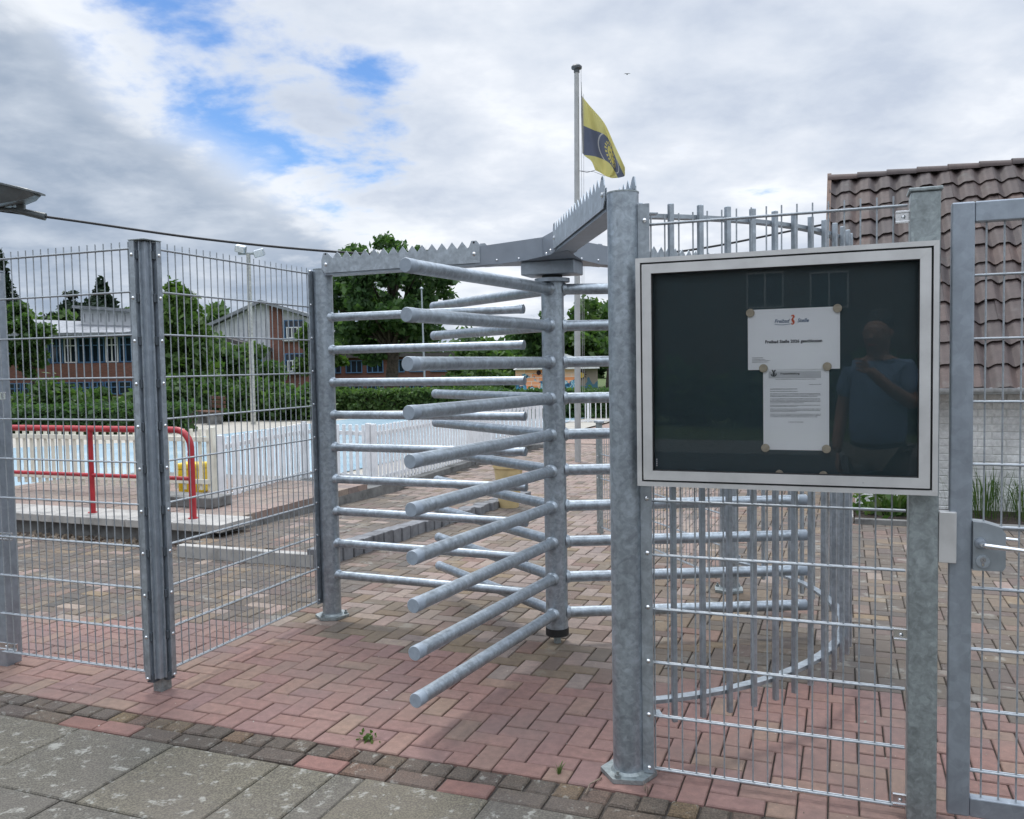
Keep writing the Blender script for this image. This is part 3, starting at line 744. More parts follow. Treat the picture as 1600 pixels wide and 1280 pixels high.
def greek(parent, x, z, w, h, m, seed, name='small_text'):
    r = random.Random(seed); mb = MB(); p = x
    while p < x + w - .001:
        l = min(r.uniform(.002, .009), x + w - p); q = p
        while q < p + l - .0003:                              # letters of a word as separate short strokes
            s = r.uniform(.0005, .0011); mb.add([(q, -.0021, z), (q + s, -.0021, z), (q + s, -.0021, z + h * r.choice((.7, .7, 1))), (q, -.0021, z + h * .7)], [(0, 1, 2, 3)]); q += s + .00035
        p += l + .0014
    mb.build(name, m, parent)
greek(n1, .014, .0400, .036, .0026, INK, 1)
for i in range(3): greek(n1, .014, .0345 - i * .0045, (.042, .058, .052)[i], .0021, INK, 10 + i)
n2 = site('paper_notice', 'portrait white sheet headed Pressemitteilung with a grey banner, below the landscape sheet', 'notice', .4935, PY + .0024, 1.231); n2.rotation_euler.y = R(-.1)
obj('sheet', paper_mesh(.2095, .283, seed=5), PAPER, n2)
MB().box((.018, -.0022, .2415), (.184, -.0019, .2640), 0).build('grey_banner', plain('pale_grey_print', (.52, .53, .55), .6, 0, .02), n2)
text('Pressemitteilung', .0092, .056, .2535, INK, n2, .00022, 0, 'LEFT', y=-.0026)
mb = MB()                                                    # small coat-of-arms roundel
for i in range(20):
    t0, t1 = i / 20 * 6.283, (i + 1) / 20 * 6.283; c = (.0345, .2555)
    if .45 < i / 20 < 1.05 or i < 1: mb.add([(c[0] + r_ * math.cos(t), -.0027, c[1] + .9 * r_ * math.sin(t)) for r_, t in ((.0062, t0), (.0098, t0), (.0098, t1), (.0062, t1))], [(0, 1, 2, 3)])
for s in (-1, 1): mb.add([(.0345 - s * .007, -.0027, .2690), (.0345 - s * .0035, -.0027, .2702), (.0345 + s * .005, -.0027, .2545), (.0345 + s * .002, -.0027, .2530)], [(0, 1, 2, 3)])
mb.box((.0320, -.0027, .2500), (.0370, -.0026, .2550)); mb.build('emblem', INK, n2)
greek(n2, .040, .2365, .130, .0017, INK, 20); greek(n2, .148, .2190, .037, .0022, INK, 21)
greek(n2, .023, .2040, .086, .0027, INK, 22)
zz_ = .1965
for k, n in enumerate((1, 3, 4, 2, 3, 3)):
    for i in range(n): greek(n2, .023, zz_, (.160 if i < n - 1 else random.uniform(.06, .15)), .0021, INK, 30 + k * 7 + i); zz_ -= .0045
    zz_ -= .0036
greek(n2, .081, .0935, .048, .0022, INK, 90)
mag = MB().path([(0, 0, 0), (0, -.005, 0), (0, -.0066, 0), (0, -.0068, 0)], [.0140, .0140, .0125, .0105], 22).mesh('magnet'); mag.materials.append(MAGNET)
mgs = [(.4525, 1.6935, 'landscape sheet, upper corner beside empty panel'), (.728, 1.6985, 'landscape sheet, upper corner towards the gate'), (.4945, 1.5065, 'joint of both sheets, side towards the turnstile'), (.6965, 1.5095, 'joint of both sheets, side towards the gate'), (.5005, 1.2375, 'portrait sheet, lower corner towards the turnstile'), (.6945, 1.2375, 'portrait sheet, lower corner towards the gate')]
for x, z, where in mgs:
    o = obj('magnet', mag, None, None, W(x, PY - .0028, z), AZ); tag(o, 'round beige magnet holding ' + where, 'magnet', 'magnets on the notices')
for x, wh in ((.545, 'nearer the turnstile'), (.685, 'straight below the portrait sheet')):
    o = obj('magnet', mag, None, None, W(x, -.0645, 1.149), AZ); tag(o, 'spare round magnet half hidden by the bottom rail, ' + wh, 'magnet', 'spare magnets at the bottom of the case')

# ------------------------------------------------------------------ low mesh fence behind the turnstile
A_, B_ = W(-1.316, 4.455), W(.0, 2.83); dv = B_ - A_; angf = math.atan2(dv.y, dv.x)
lowp = thing('mesh_panel', 'waist-high galvanised mesh panel behind the turnstile cage', 'mesh panel', A_, angf, 'double-rod mesh fence panels'); mesh_panel(lowp, dv.length - .05, .06, 5, over=.02, first=.06, dz=.22)
lpo = thing('fence_post', 'short galvanised post with flat cap at the end of the waist-high mesh panel', 'fence post', A_, angf)
MB().box((-.03, -.02, -.02), (.03, .02, 1.0), .003).build('post_tube', GALV_GREEN, lpo); MB().box((-.05, -.03, 1.0), (.05, .03, 1.02), .003).build('cap', GALV, lpo)
for i in range(5): bolt((0, -.02, .1 + .2 * i), (0, -1, 0), lpo)

# ------------------------------------------------------------------ palisade edging, kerb, platform, handrail
L = 4.4 + PALU
kb = site('kerb', 'pale concrete kerb at the front of the raised paving', 'kerb', -4.4, PALV - .06)
for i in range(2): MB().box((i * L / 2 + .002, 0, -.02), ((i + 1) * L / 2 - .002, .08, .098), .006).build('kerb_stone', CONC, kb)
pl = site('palisade_edging', 'stepped row of dark concrete palisade blocks edging the raised paving', 'edging', PALU, PALV - .06)
for i in range(27):
    v0 = i * .14; h = .125 * max(.45, 1 - v0 / 5.5) + .016
    MB().box((-.06, v0 + .002, -.03), (.075, v0 + .137, h + random.uniform(-.006, .006)), .006).build('palisade_block', PALIS, pl, (.09 * v0, 0, 0), R(random.uniform(-.6, .6)))
PZ = .20
plat = struct(MB().box((-8.5, 2.98, -.05), (-4.40, 6.4, PZ - .07)).build('platform', CONC_D, None, P1, AZ))
mb = MB()
for i in range(8): MB().box((-8.5 + i * .53, 2.90, PZ - .07), (-8.5 + i * .53 + .52, 3.35, PZ), .006).build('edge_slab', CONC, plat)
for i in range(20):
    for j in range(11):
        if 3.36 + j * .205 < 5.6: MB().box((-8.5 + i * .205, 3.36 + j * .205, PZ - .07), (-8.5 + i * .205 + .2, 3.36 + j * .205 + .2, PZ - .004 + random.uniform(-.002, .002)), 0).build('paving_stone', BM['farobj'], plat)
MB().box((-5.75, 3.62, PZ - .003), (-4.95, 3.92, PZ + .10), .012).build('step', CONC_D, plat)
MB().box((-4.50, 2.94, -.02), (-4.40, 3.04, PZ - .072), .006).build('corner_block', CONC_D, plat)
hr = site('handrail', 'red painted tubular handrail with rounded end on the platform edge', 'handrail', 0, 0)
rv = 3.12; z1 = .80 + PZ
hp = [(-8.4, rv, z1)] + [(-4.90, rv, z1)] + [(-4.90 + .16 * math.sin(R(a)), rv, z1 - .16 + .16 * math.cos(R(a))) for a in (15, 30, 45, 60, 75)] + [(-4.74, rv, z1 - .16), (-4.74, rv, PZ - .01)]
MB().path(hp, .030, 14).build('top_rail', RED, hr)
MB().tube((-8.4, rv, z1 - .44), (-4.745, rv, z1 - .44), .019, .019, 12).build('mid_rail', RED, hr)
for u in (-5.93, -7.6): MB().tube((u, rv, PZ - .01), (u, rv, z1 - .01), .026, .026, 12).build('upright', RED, hr)
for u in (-5.93, -4.74): MB().tube((u, rv, PZ - .002), (u, rv, PZ + .008), .045, .045, 14).build('foot', RED, hr)

# ------------------------------------------------------------------ pool and picket fences
struct(usheet('pool_surround', -18, 4.35, -4.95, 26, .03, plain('pool_tiles', (.33, .31, .27), .7, 0, .06, 3, .1)))
struct(sheet('pool_water', [W(*p) for p in ((-15, 4.9), (-5.95, 4.9), (-5.95, 24), (-12.8, 24), (-12.8, 11.5), (-15, 9.5))], .045, WATER))
def picket_fence(pts, z, h, label, step=.105, zk=.0, wid=.055, mt=WHITE_PL, kerb=True):
    t = site('picket_fence', label, 'fence', pts[0][0], pts[0][1], z, 'white plastic picket fences around the paddling pool')
    o0 = pts[0]
    pm = MB().box((-wid / 2, -.011, .05), (wid / 2, .011, h), .004).mesh('picket'); pm.materials.append(mt)
    for (a, b) in zip(pts, pts[1:]):
        dx, dy = b[0] - a[0], b[1] - a[1]; Ls = math.hypot(dx, dy); an = math.atan2(dy, dx)
        base = Vector((a[0] - o0[0], a[1] - o0[1], 0)); d = Vector((math.cos(an), math.sin(an), 0)); nrm = Vector((-d.y, d.x, 0))
        n = int(Ls / step)
        for i in range(n):
            p = base + d * (step * (i + .5)); obj('picket', pm, None, t, p + Vector((0, 0, random.uniform(-.004, .004))), an)
        for zr in (.14, h - .11):
            MB().box((0, .012, zr - .025), (Ls, .032, zr + .025), .003).build('rail', mt, t, base, an)
        for q in (0, Ls): MB().box((-.028, -.028, -.03), (.028, .028, h + .02), .005).build('fence_post', mt, t, base + d * q, an)
        if kerb: MB().box((0, -.10, -.14), (Ls, .10, .035), .01).build('kerb', CONC_D, t, base, an)
    return t
picket_fence([(-5.45, 4.25), (-8.45, 4.25)], PZ + .02, .70, 'white picket fence on the platform behind the red handrail', .11, wid=.038, mt=CREAM_PL, kerb=False)
picket_fence([(-5.30, 4.2), (-5.72, 6.3), (-4.66, 6.1)], .06, .78, 'white picket fence with wide slats turning the corner beside the yellow bin', .105, wid=.042)
picket_fence([(-4.60, 6.12), (-4.75, 9.3)], .03, .80, 'white picket fence receding along the paved path beside the pool', .105, wid=.046)
picket_fence([(-4.75, 9.35), (-5.05, 11.0), (-4.5, 12.35)], .03, .82, 'far white picket fence with closely set slats and black latches', .105, wid=.07)

# yellow bin, planter
yb = thing('yellow_bin', 'yellow plastic grit bin behind the picket fence on the platform', 'bin', W(-5.90, 4.46, PZ + .0), AZ + R(12)); yb.scale = (.72, .72, .92)
MB().box((-.18, -.14, 0), (.18, .14, .30), .03).build('body', YELLOW_PL, yb); MB().box((-.20, -.16, .285), (.20, .16, .36), .025).build('lid', YELLOW_PL, yb)
pt = thing('planter', 'ochre plastic plant tub standing at the end of the palisade edging', 'planter', (-.05, 9.35, 0), 0); pt.scale = (.66, .66, .84)
MB().lathe([(0, .0), (.16, .0), (.165, .02), (.235, .50), (.255, .51), (.258, .57), (.24, .575), (.225, .53), (0, .52)], 28).build('tub', PLANTER, pt)
MB().lathe([(0, .53), (.227, .525)], 20).build('soil', SOIL, pt)

# ------------------------------------------------------------------ flagpole and flag
FP = Vector((1.02, 13.57, 0)); FY = 13.57
fpz = 6.07
fpole = thing('flagpole', 'tall white tapering flagpole with dark cap behind the turnstile', 'flagpole', FP)
tl = at(901, 107, FY); lean = tl.x - FP.x
MB().path([(0, 0, -.1), (lean * .3, 0, 2), (lean, 0, fpz)], [.050, .047, .037], 20).build('pole', POLE_W, fpole)
MB().lathe([(0, fpz + .05), (.06, fpz + .045), (.083, fpz + .02), (.08, fpz - .01), (.045, fpz - .02), (.044, fpz - .07)], 20, (lean, 0)).build('cap', plain('dark_cap', (.09, .10, .11), .5), fpole)
MB().tube((lean + .065, -.03, fpz - .02), (.085, -.03, 1.1), .0035, .0035, 6).build('halyard', POLE_W, fpole)
MB().tube((lean + .10, -.03, fpz - .4), (.11, -.03, 1.1), .003, .003, 6).build('halyard', POLE_W, fpole)
fl = thing('flag', 'limp yellow and blue striped flag with round emblem hanging from the flagpole', 'flag', at(909, 150, FY))
hoist = [(909, 150), (909.5, 172), (910, 195), (910.5, 217), (911, 240), (924, 252), (930, 266)]
mid1 = [(922, 166), (924, 186), (926, 202), (928, 222), (931, 243), (935, 256), (938, 270)]
mid2 = [(944, 192), (946, 203), (948, 213), (950, 232), (951, 252), (949, 264), (946, 275)]
mid3 = [(960, 226), (960, 234), (961, 243), (961, 256), (961, 267), (958, 274), (953, 277.5)]
flyl = [(976.5, 262), (976.5, 268), (976, 275), (971, 277), (966, 278), (961, 278.3), (956, 278.5)]
ctrl = [hoist, mid1, mid2, mid3, flyl]
def cr(p, t):
    n = len(p) - 1; x = t * n; i = min(int(x), n - 1); f = x - i
    P = lambda k: p[max(0, min(n, k))]
    return .5 * ((2 * P(i)) + (-P(i - 1) + P(i + 1)) * f + (2 * P(i - 1) - 5 * P(i) + 4 * P(i + 1) - P(i + 2)) * f * f + (-P(i - 1) + 3 * P(i) - 3 * P(i + 1) + P(i + 2)) * f ** 3)
C = np.array(ctrl, float); NX, NZ = 36, 28
o0 = at(909, 150, FY); vs = []; uvs = []
for j in range(NZ + 1):
    s = j / NZ
    row = np.array([cr(C[k], s) for k in range(5)])
    for i in range(NX + 1):
        t = i / NX; p = cr(row, t)
        dy = .10 * math.sin(t * 9 + s * 2.2) * min(1, t * 3) + .05 * math.sin(t * 17 - s * 4) * min(1, t * 3) + .12 * t
        w = at(p[0], p[1], FY - .03 + dy); vs.append(w - o0); uvs.append((t, s))
fs = []
for j in range(NZ):
    for i in range(NX): k = j * (NX + 1) + i; fs.append((k, k + 1, k + NX + 2, k + NX + 1))
me = bpy.data.meshes.new('cloth'); me.from_pydata([tuple(v) for v in vs], [], fs); me.polygons.foreach_set('use_smooth', [True] * len(fs))
uvl = me.uv_layers.new(name='UVMap')
for lp_ in me.loops: uvl.data[lp_.index].uv = uvs[lp_.vertex_index]
me.update()
def flagmat():
    def f(gg, b, o):
        uv = gg.n('ShaderNodeUVMap').outputs[0]; sp = gg.n('ShaderNodeSeparateXYZ'); gg.put(sp.inputs[0], uv)
        t, s = sp.outputs[0], sp.outputs[1]
        inblue = gg.math('MULTIPLY', gg.math('GREATER_THAN', s, .34), gg.math('LESS_THAN', s, .69))
        c = gg.mix(inblue, (.50, .46, .18), (.095, .108, .155))
        dx = gg.math('DIVIDE', gg.math('SUBTRACT', t, .60), .17); dy = gg.math('DIVIDE', gg.math('SUBTRACT', s, .52), .145)
        r = gg.math('SQRT', gg.math('ADD', gg.math('MULTIPLY', dx, dx), gg.math('MULTIPLY', dy, dy)))
        an = gg.math('ARCTAN2', dy, dx)
        disc = gg.math('LESS_THAN', r, .66)
        petals = gg.math('MULTIPLY', gg.math('MULTIPLY', gg.math('GREATER_THAN', r, .76), gg.math('LESS_THAN', r, 1.0)), gg.math('GREATER_THAN', gg.math('SINE', gg.math('MULTIPLY', an, 18.0)), -.1))
        fig = gg.math('MULTIPLY', gg.math('LESS_THAN', r, .36), gg.math('GREATER_THAN', gg.math('SINE', gg.math('ADD', gg.math('MULTIPLY', an, 3.0), gg.math('MULTIPLY', r, 14.0))), .25))
        c = gg.mix(gg.math('MAXIMUM', disc, petals), c, (.48, .42, .13))
        c = gg.mix(fig, c, (.05, .06, .09))
        arc = gg.math('MULTIPLY', gg.math('MULTIPLY', gg.math('GREATER_THAN', r, 1.55), gg.math('LESS_THAN', r, 1.66)), inblue)
        c = gg.mix(gg.math('MULTIPLY', arc, .7), c, (.5, .5, .5))
        gg.put(b.inputs['Base Color'], c); b.inputs['Roughness'].default_value = .8
        tr = gg.n('ShaderNodeBsdfTranslucent'); gg.put(tr.inputs[0], c); mx = gg.n('ShaderNodeMixShader'); mx.inputs[0].default_value = .5
        gg.t.links.new(b.outputs[0], mx.inputs[1]); gg.t.links.new(tr.outputs[0], mx.inputs[2]); gg.t.links.new(mx.outputs[0], o.inputs[0])
    return mat('flag_cloth', f)
obj('cloth', me, flagmat(), fl)
q0 = at(930, 266, FY - .03) - o0; q1 = at(905, 267, FY - .03) - o0
MB().path([q0, (q0 + q1) / 2 + Vector((0, 0, -.03)), q1], .004, 6).build('tie_rope', INK, fl)
MB().path([at(945, 275, FY - .03) - o0, (q0 + q1) / 2 + Vector((.1, 0, -.02)), q1], .003, 6).build('tie_rope', INK, fl)
MB().tube((0, 0, 0), at(908, 128, FY - .03) - o0, .006, .006, 6).build('tie_rope', POLE_W, fl)
MB().path([at(*hoist[k], FY - .035) - o0 for k in range(5)], .012, 6).build('hoist_band', plain('hoist_grey', (.2, .2, .2), .8), fl)

# ------------------------------------------------------------------ cable-hung street lamp
CL = [at(-260, 296, 9.0), at(72, 339, 9.1), at(330, 375, 9.4), at(560, 396, 9.7), at(790, 404, 10.0), at(1045, 395, 10.4), at(1250, 358, 10.8), at(1330, 342, 11.0)]
pts = []; 
for k in range(60): pts.append(Vector([float(x) for x in cr(np.array([tuple(p) for p in CL]), k / 59)]))
cb = tag(MB().path([p - pts[0] for p in pts], .013, 8).build('suspension_cable', CABLE, None, pts[0]), 'black suspension cable sagging from the lamp across to the tiled roof', 'cable')
lm = thing('suspended_lamp', 'grey shallow street lamp hung on the black cable', 'street lamp', at(-40, 318, 9.0))
lb = at(-40, 318, 9.0)
def LP(u, v, y=9.0): return at(u, v, y) - lb
edge = [LP(-150, 276), LP(0, 288), LP(66, 303), LP(60, 309)]
mb = MB(); secs = []
for t, hw, top, bot in ((-150, .02, 290, 300), (-120, .16, 281, 318), (-60, .22, 283, 325), (0, .21, 290, 324), (30, .18, 296, 318), (50, .13, 300, 312), (58, .08, 303, 307)):
    a = LP(t, top); b = LP(t, bot); secs.append([a + Vector((0, -hw, -.005)), a + Vector((0, -hw * .6, .02)), a + Vector((0, hw * .6, .02)), a + Vector((0, hw, -.005)), Vector((b.x, hw * .62, b.z)), Vector((b.x, -hw * .62, b.z))])
vs = [p for s in secs for p in s]; fs = []
for i in range(len(secs) - 1):
    for k in range(6): fs.append((i * 6 + k, i * 6 + (k + 1) % 6, (i + 1) * 6 + (k + 1) % 6, (i + 1) * 6 + k))
fs += [tuple(range(6)), tuple(range((len(secs) - 1) * 6 + 5, (len(secs) - 1) * 6 - 1, -1))]
mb.add(vs, fs).build('housing', LAMP_D, lm)
mb = MB(); vs = []
for t, top, hw in ((-150, 282, .05), (-60, 279, .25), (0, 287.5, .24), (40, 296.5, .17), (67, 302.5, .05)):
    a = LP(t, top); vs += [a + Vector((0, -hw, 0)), a + Vector((0, hw, 0)), a + Vector((0, hw, -.018)), a + Vector((0, -hw, -.018))]
fs = [(i * 4 + k, i * 4 + (k + 1) % 4, i * 4 + 4 + (k + 1) % 4, i * 4 + 4 + k) for i in range(4) for k in range(4)] + [(0, 1, 2, 3), (19, 18, 17, 16)]
mb.add(vs, fs).build('canopy_rim', LAMP_D, lm)
MB().path([LP(18, 327, 9.05), LP(40, 332, 9.08), LP(71, 339, 9.1)], [.024, .036, .040], 10).build('cable_clamp', LAMP_D, lm)
MB().box(tuple(LP(30, 326, 9.06) + Vector((-.02, -.02, -.02))), tuple(LP(36, 323, 9.06) + Vector((.02, .02, .02))), .005).build('clamp_bolt', LAMP_D, lm)
MB().path([LP(-70, 322), LP(-20, 326), LP(22, 328, 9.05)], .02, 8).build('hanger', LAMP_D, lm)
q = CL[0]; mst = thing('lamp_mast', 'plain steel mast carrying the suspension cable', 'mast', (q.x, q.y, 0))
MB().path([(0, 0, -.1), (0, 0, q.z + .3)], [.08, .05], 16).build('pole', GALV, mst); MB().lathe([(0, q.z + .34), (.055, q.z + .32), (.055, q.z + .29)], 14).build('cap', GALV, mst)

# ------------------------------------------------------------------ tiled building on the right
BU, BV = .86, 6.54
bl_ = site('tiled_building', 'low white painted brick building with dark red-brown pantile roof', 'building', BU, BV)
BL = 9.0
MB().box((0, .008, -.1), (BL, .25, 1.30)).box((0, .25, -.1), (.12, 6.0, 1.30)).build('wall_core', plain('white_mortar', (.66, .67, .66), .85, 0, .05), bl_)
vb, fb_ = brick_shape(.2455, .0735, .02, .005)
wb = MB().add([(p[0], p[2] * -1, p[1]) for p in vb], fb_).mesh('brick'); wb.materials.append(BM['white'])
rest = MB(); cnt = 0
for j in range(18):
    for i in range(-1, 37):
        x = i * .25 + (.125 if j % 2 else 0) + .12
        if x < .1 or x > BL - .1: continue
        z = j * .075 + .0375 - .03
        y = random.uniform(-.0015, .0015)
        if x < 4.1 and cnt < 300: obj('brick', wb, None, bl_, (x, y, z)); cnt += 1
        else: rest.add([(p[0] + x, p[2] * -1 + y, p[1] + z) for p in vb], fb_)
o = rest.build('brick_field', BM['white'], bl_); o['kind'] = 'stuff'
# gable end
EZ, RZ, RUN = 1.27, 3.93, 3.0
MB().add([(.06, .13, 1.30), (.06, 6.0, 1.30), (.06, -.25 + RUN, RZ - .12), (.18, .13, 1.30), (.18, 6.0, 1.30), (.18, -.25 + RUN, RZ - .12)], [(0, 1, 2), (3, 5, 4), (0, 2, 5, 3), (2, 1, 4, 5), (1, 0, 3, 4)]).build('gable', plain('white_gable', (.6, .61, .6), .85), bl_)
slope = math.atan2(RZ - EZ, RUN); SL = math.hypot(RZ - EZ, RUN)
X0 = -.30
MB().add([(X0 + .04, -.25, EZ - .05), (BL, -.25, EZ - .05), (BL, -.25 + RUN, RZ - .06), (X0 + .04, -.25 + RUN, RZ - .06), (X0 + .04, -.25, EZ - .08), (BL, -.25, EZ - .08), (BL, -.25 + RUN, RZ - .09), (X0 + .04, -.25 + RUN, RZ - .09)], [(0, 1, 2, 3), (7, 6, 5, 4), (0, 4, 5, 1), (1, 5, 6, 2), (2, 6, 7, 3), (3, 7, 4, 0)]).build('roof_deck', ROOF_D, bl_)
MB().add([(X0 + .04, -.25 + RUN, RZ - .06), (BL, -.25 + RUN, RZ - .06), (BL, -.25 + 2 * RUN, EZ), (X0 + .04, -.25 + 2 * RUN, EZ), (X0 + .04, -.25 + RUN, RZ - .09), (BL, -.25 + RUN, RZ - .09), (BL, -.25 + 2 * RUN, EZ - .03), (X0 + .04, -.25 + 2 * RUN, EZ - .03)], [(0, 1, 2, 3), (7, 6, 5, 4), (0, 4, 5, 1), (1, 5, 6, 2), (2, 6, 7, 3), (3, 7, 4, 0)]).build('rear_roof', ROOF_D, bl_)
TW, TC = .235, SL / 12
def pantile():
    n = 12; top = []; mb = MB(); vs = []; fs = []
    def prof(q): return .024 * math.sin(2 * math.pi * q + 2.5) + .010 * math.sin(4 * math.pi * q + .6)
    for r_, (y, lift_) in enumerate(((-.028, .030), (TC * .5, .016), (TC + .02, .002))):
        for i in range(n + 1):
            q = i / n * 1.06; vs.append((q * TW, y, prof(q) + lift_))
    for r_ in range(2):
        for i in range(n): k = r_ * (n + 1) + i; fs.append((k, k + 1, k + n + 2, k + n + 1))
    k = len(vs)
    for i in range(n + 1): q = i / n * 1.06; vs.append((q * TW, -.026, prof(q) + .030 - .017))
    for i in range(n): fs.append((i + 1, i, k + i, k + i + 1))
    mb.add(vs, fs, True); me_ = mb.mesh('pantile'); return me_
pm = pantile(); pm.materials.append(TILE); cnt = 0; restt = MB()
base_v = [v.co.copy() for v in pm.vertices]; base_f = [tuple(p.vertices) for p in pm.polygons]
for i in range(int((BL - X0) / TW)):
    for j in range(12):
        x = X0 + i * TW; d = j * TC
        y = -.31 + d * math.cos(slope); z = EZ - .035 + d * math.sin(slope) + random.uniform(-.004, .004)
        if cnt < 300:
            o = obj('pantile', pm, None, bl_, (x, y, z)); o.rotation_euler = (slope + R(random.uniform(-.8, .8)), R(random.uniform(-.8, .8)), R(random.uniform(-.7, .7))); cnt += 1
        else:
            M = Matrix.Translation((x, y, z)) @ Matrix.Rotation(slope, 4, 'X'); restt.add([M @ p for p in base_v], base_f, True)
if restt.v:
    o = restt.build('pantile_field', TILE, bl_); o['kind'] = 'stuff'
rt = MB(); 
for a in range(9): pass
def ridge_tile():
    vs = []; fs = []; n = 10
    for x, r_ in ((0, .115), (.38, .10)):
        for rr in (r_, r_ - .014):
            for i in range(n + 1): q = math.pi * i / n; vs.append((x, rr * math.cos(q) * 1.15, rr * math.sin(q) * .8 - .02))
    m_ = n + 1
    for i in range(n): fs += [(i, i + 1, 2 * m_ + i + 1, 2 * m_ + i), (m_ + i + 1, m_ + i, 3 * m_ + i, 3 * m_ + i + 1), (i + 1, i, m_ + i, m_ + i + 1), (2 * m_ + i, 2 * m_ + i + 1, 3 * m_ + i + 1, 3 * m_ + i)]
    return MB().add(vs, fs, True).mesh('ridge_tile')
rmesh = ridge_tile(); rmesh.materials.append(TILE)
for i in range(26):
    o = obj('ridge_tile', rmesh, None, bl_, (X0 - .02 + i * .355, -.25 + RUN, RZ - .02)); o.rotation_euler = (0, R(1.2), 0)
MB().add([(X0 - .03, -.33, EZ - .10), (X0 - .03, -.25 + RUN, RZ - .02), (X0 - .03, -.25 + RUN, RZ + .07), (X0 - .03, -.33, EZ + .02), (X0 + .02, -.33, EZ - .10), (X0 + .02, -.25 + RUN, RZ - .02), (X0 + .02, -.25 + RUN, RZ + .07), (X0 + .02, -.33, EZ + .02)], [(0, 1, 2, 3), (7, 6, 5, 4), (0, 4, 5, 1), (1, 5, 6, 2), (2, 6, 7, 3), (3, 7, 4, 0)]).build('verge_board', plain('verge_brown', (.13, .085, .065), .8), bl_)
gut = MB(); vs = []; n = 8
for x in (X0, BL):
    for rr in (.06, .054):
        for i in range(n + 1): q = math.pi + math.pi * i / n; vs.append((x, -.36 + rr * math.cos(q), EZ - .03 + rr * math.sin(q)))
m_ = n + 1; fs = []
for i in range(n): fs += [(i, i + 1, 2 * m_ + i + 1, 2 * m_ + i), (m_ + i + 1, m_ + i, 3 * m_ + i, 3 * m_ + i + 1)]
fs += [(0, 2 * m_, 3 * m_, m_), (n, m_ + n, 3 * m_ + n, 2 * m_ + n)]
gut.add(vs, fs, True).build('gutter', plain('zinc_gutter', (.50, .53, .55), .4, .3), bl_)
MB().tube((.28, -.06, -.02), (.28, -.06, 1.0), .05, .05, 16).tube((.28, -.06, 1.0), (.28, -.33, 1.2), .05, .05, 16).build('downpipe', plain('white_pipe', (.6, .61, .6), .5), bl_)
bed = struct(usheet('soil_bed', BU - .02, BV - .95, BU + BL, BV + .1, .012, SOIL))
eg = site('bed_edging', 'grey concrete edging along the soil bed beside the white wall', 'edging', BU - .06, BV - .98)
MB().box((-.03, 0, -.03), (.03, .95, .06), .008).build('edging_stone', CONC, eg)
for i in range(9): MB().box((.04 + i * 1.0, -.03, -.03), (1.03 + i * 1.0, .03, .05), .008).build('edging_stone', CONC_D, eg)

# ------------------------------------------------------------------ plants
def leaf_quads(P, size, elong=1.5, jit=.4, up=0.0):
    n = len(P); a = rng.normal(size=(n, 3)); a[:, 2] += up; a /= np.linalg.norm(a, axis=1)[:, None]
    b = rng.normal(size=(n, 3)); b -= (b * a).sum(1)[:, None] * a; b /= np.linalg.norm(b, axis=1)[:, None]
    s = size * (1 + jit * rng.uniform(-1, 1, n))[:, None]
    a2, b2 = a * s * elong * .5, b * s * .5
    return np.stack([P - a2, P + b2 * .9 - a2 * .1, P + a2, P - b2 * .9 - a2 * .1], 1)
def blob_points(blobs, n, shell=.45):
    w = np.array([b[3] * b[4] * b[5] for b in blobs]) ** .72; w /= w.sum(); out = []
    for b, c in zip(blobs, rng.multinomial(n, w)):
        d = rng.normal(size=(c, 3)); d /= np.linalg.norm(d, axis=1)[:, None]
        r = (shell + (1 - shell) * rng.uniform(0, 1, c) ** .6) * (1 + .16 * rng.normal(size=c))
        out.append(np.array(b[:3]) + d * r[:, None] * np.array(b[3:6]))
    return np.concatenate(out)
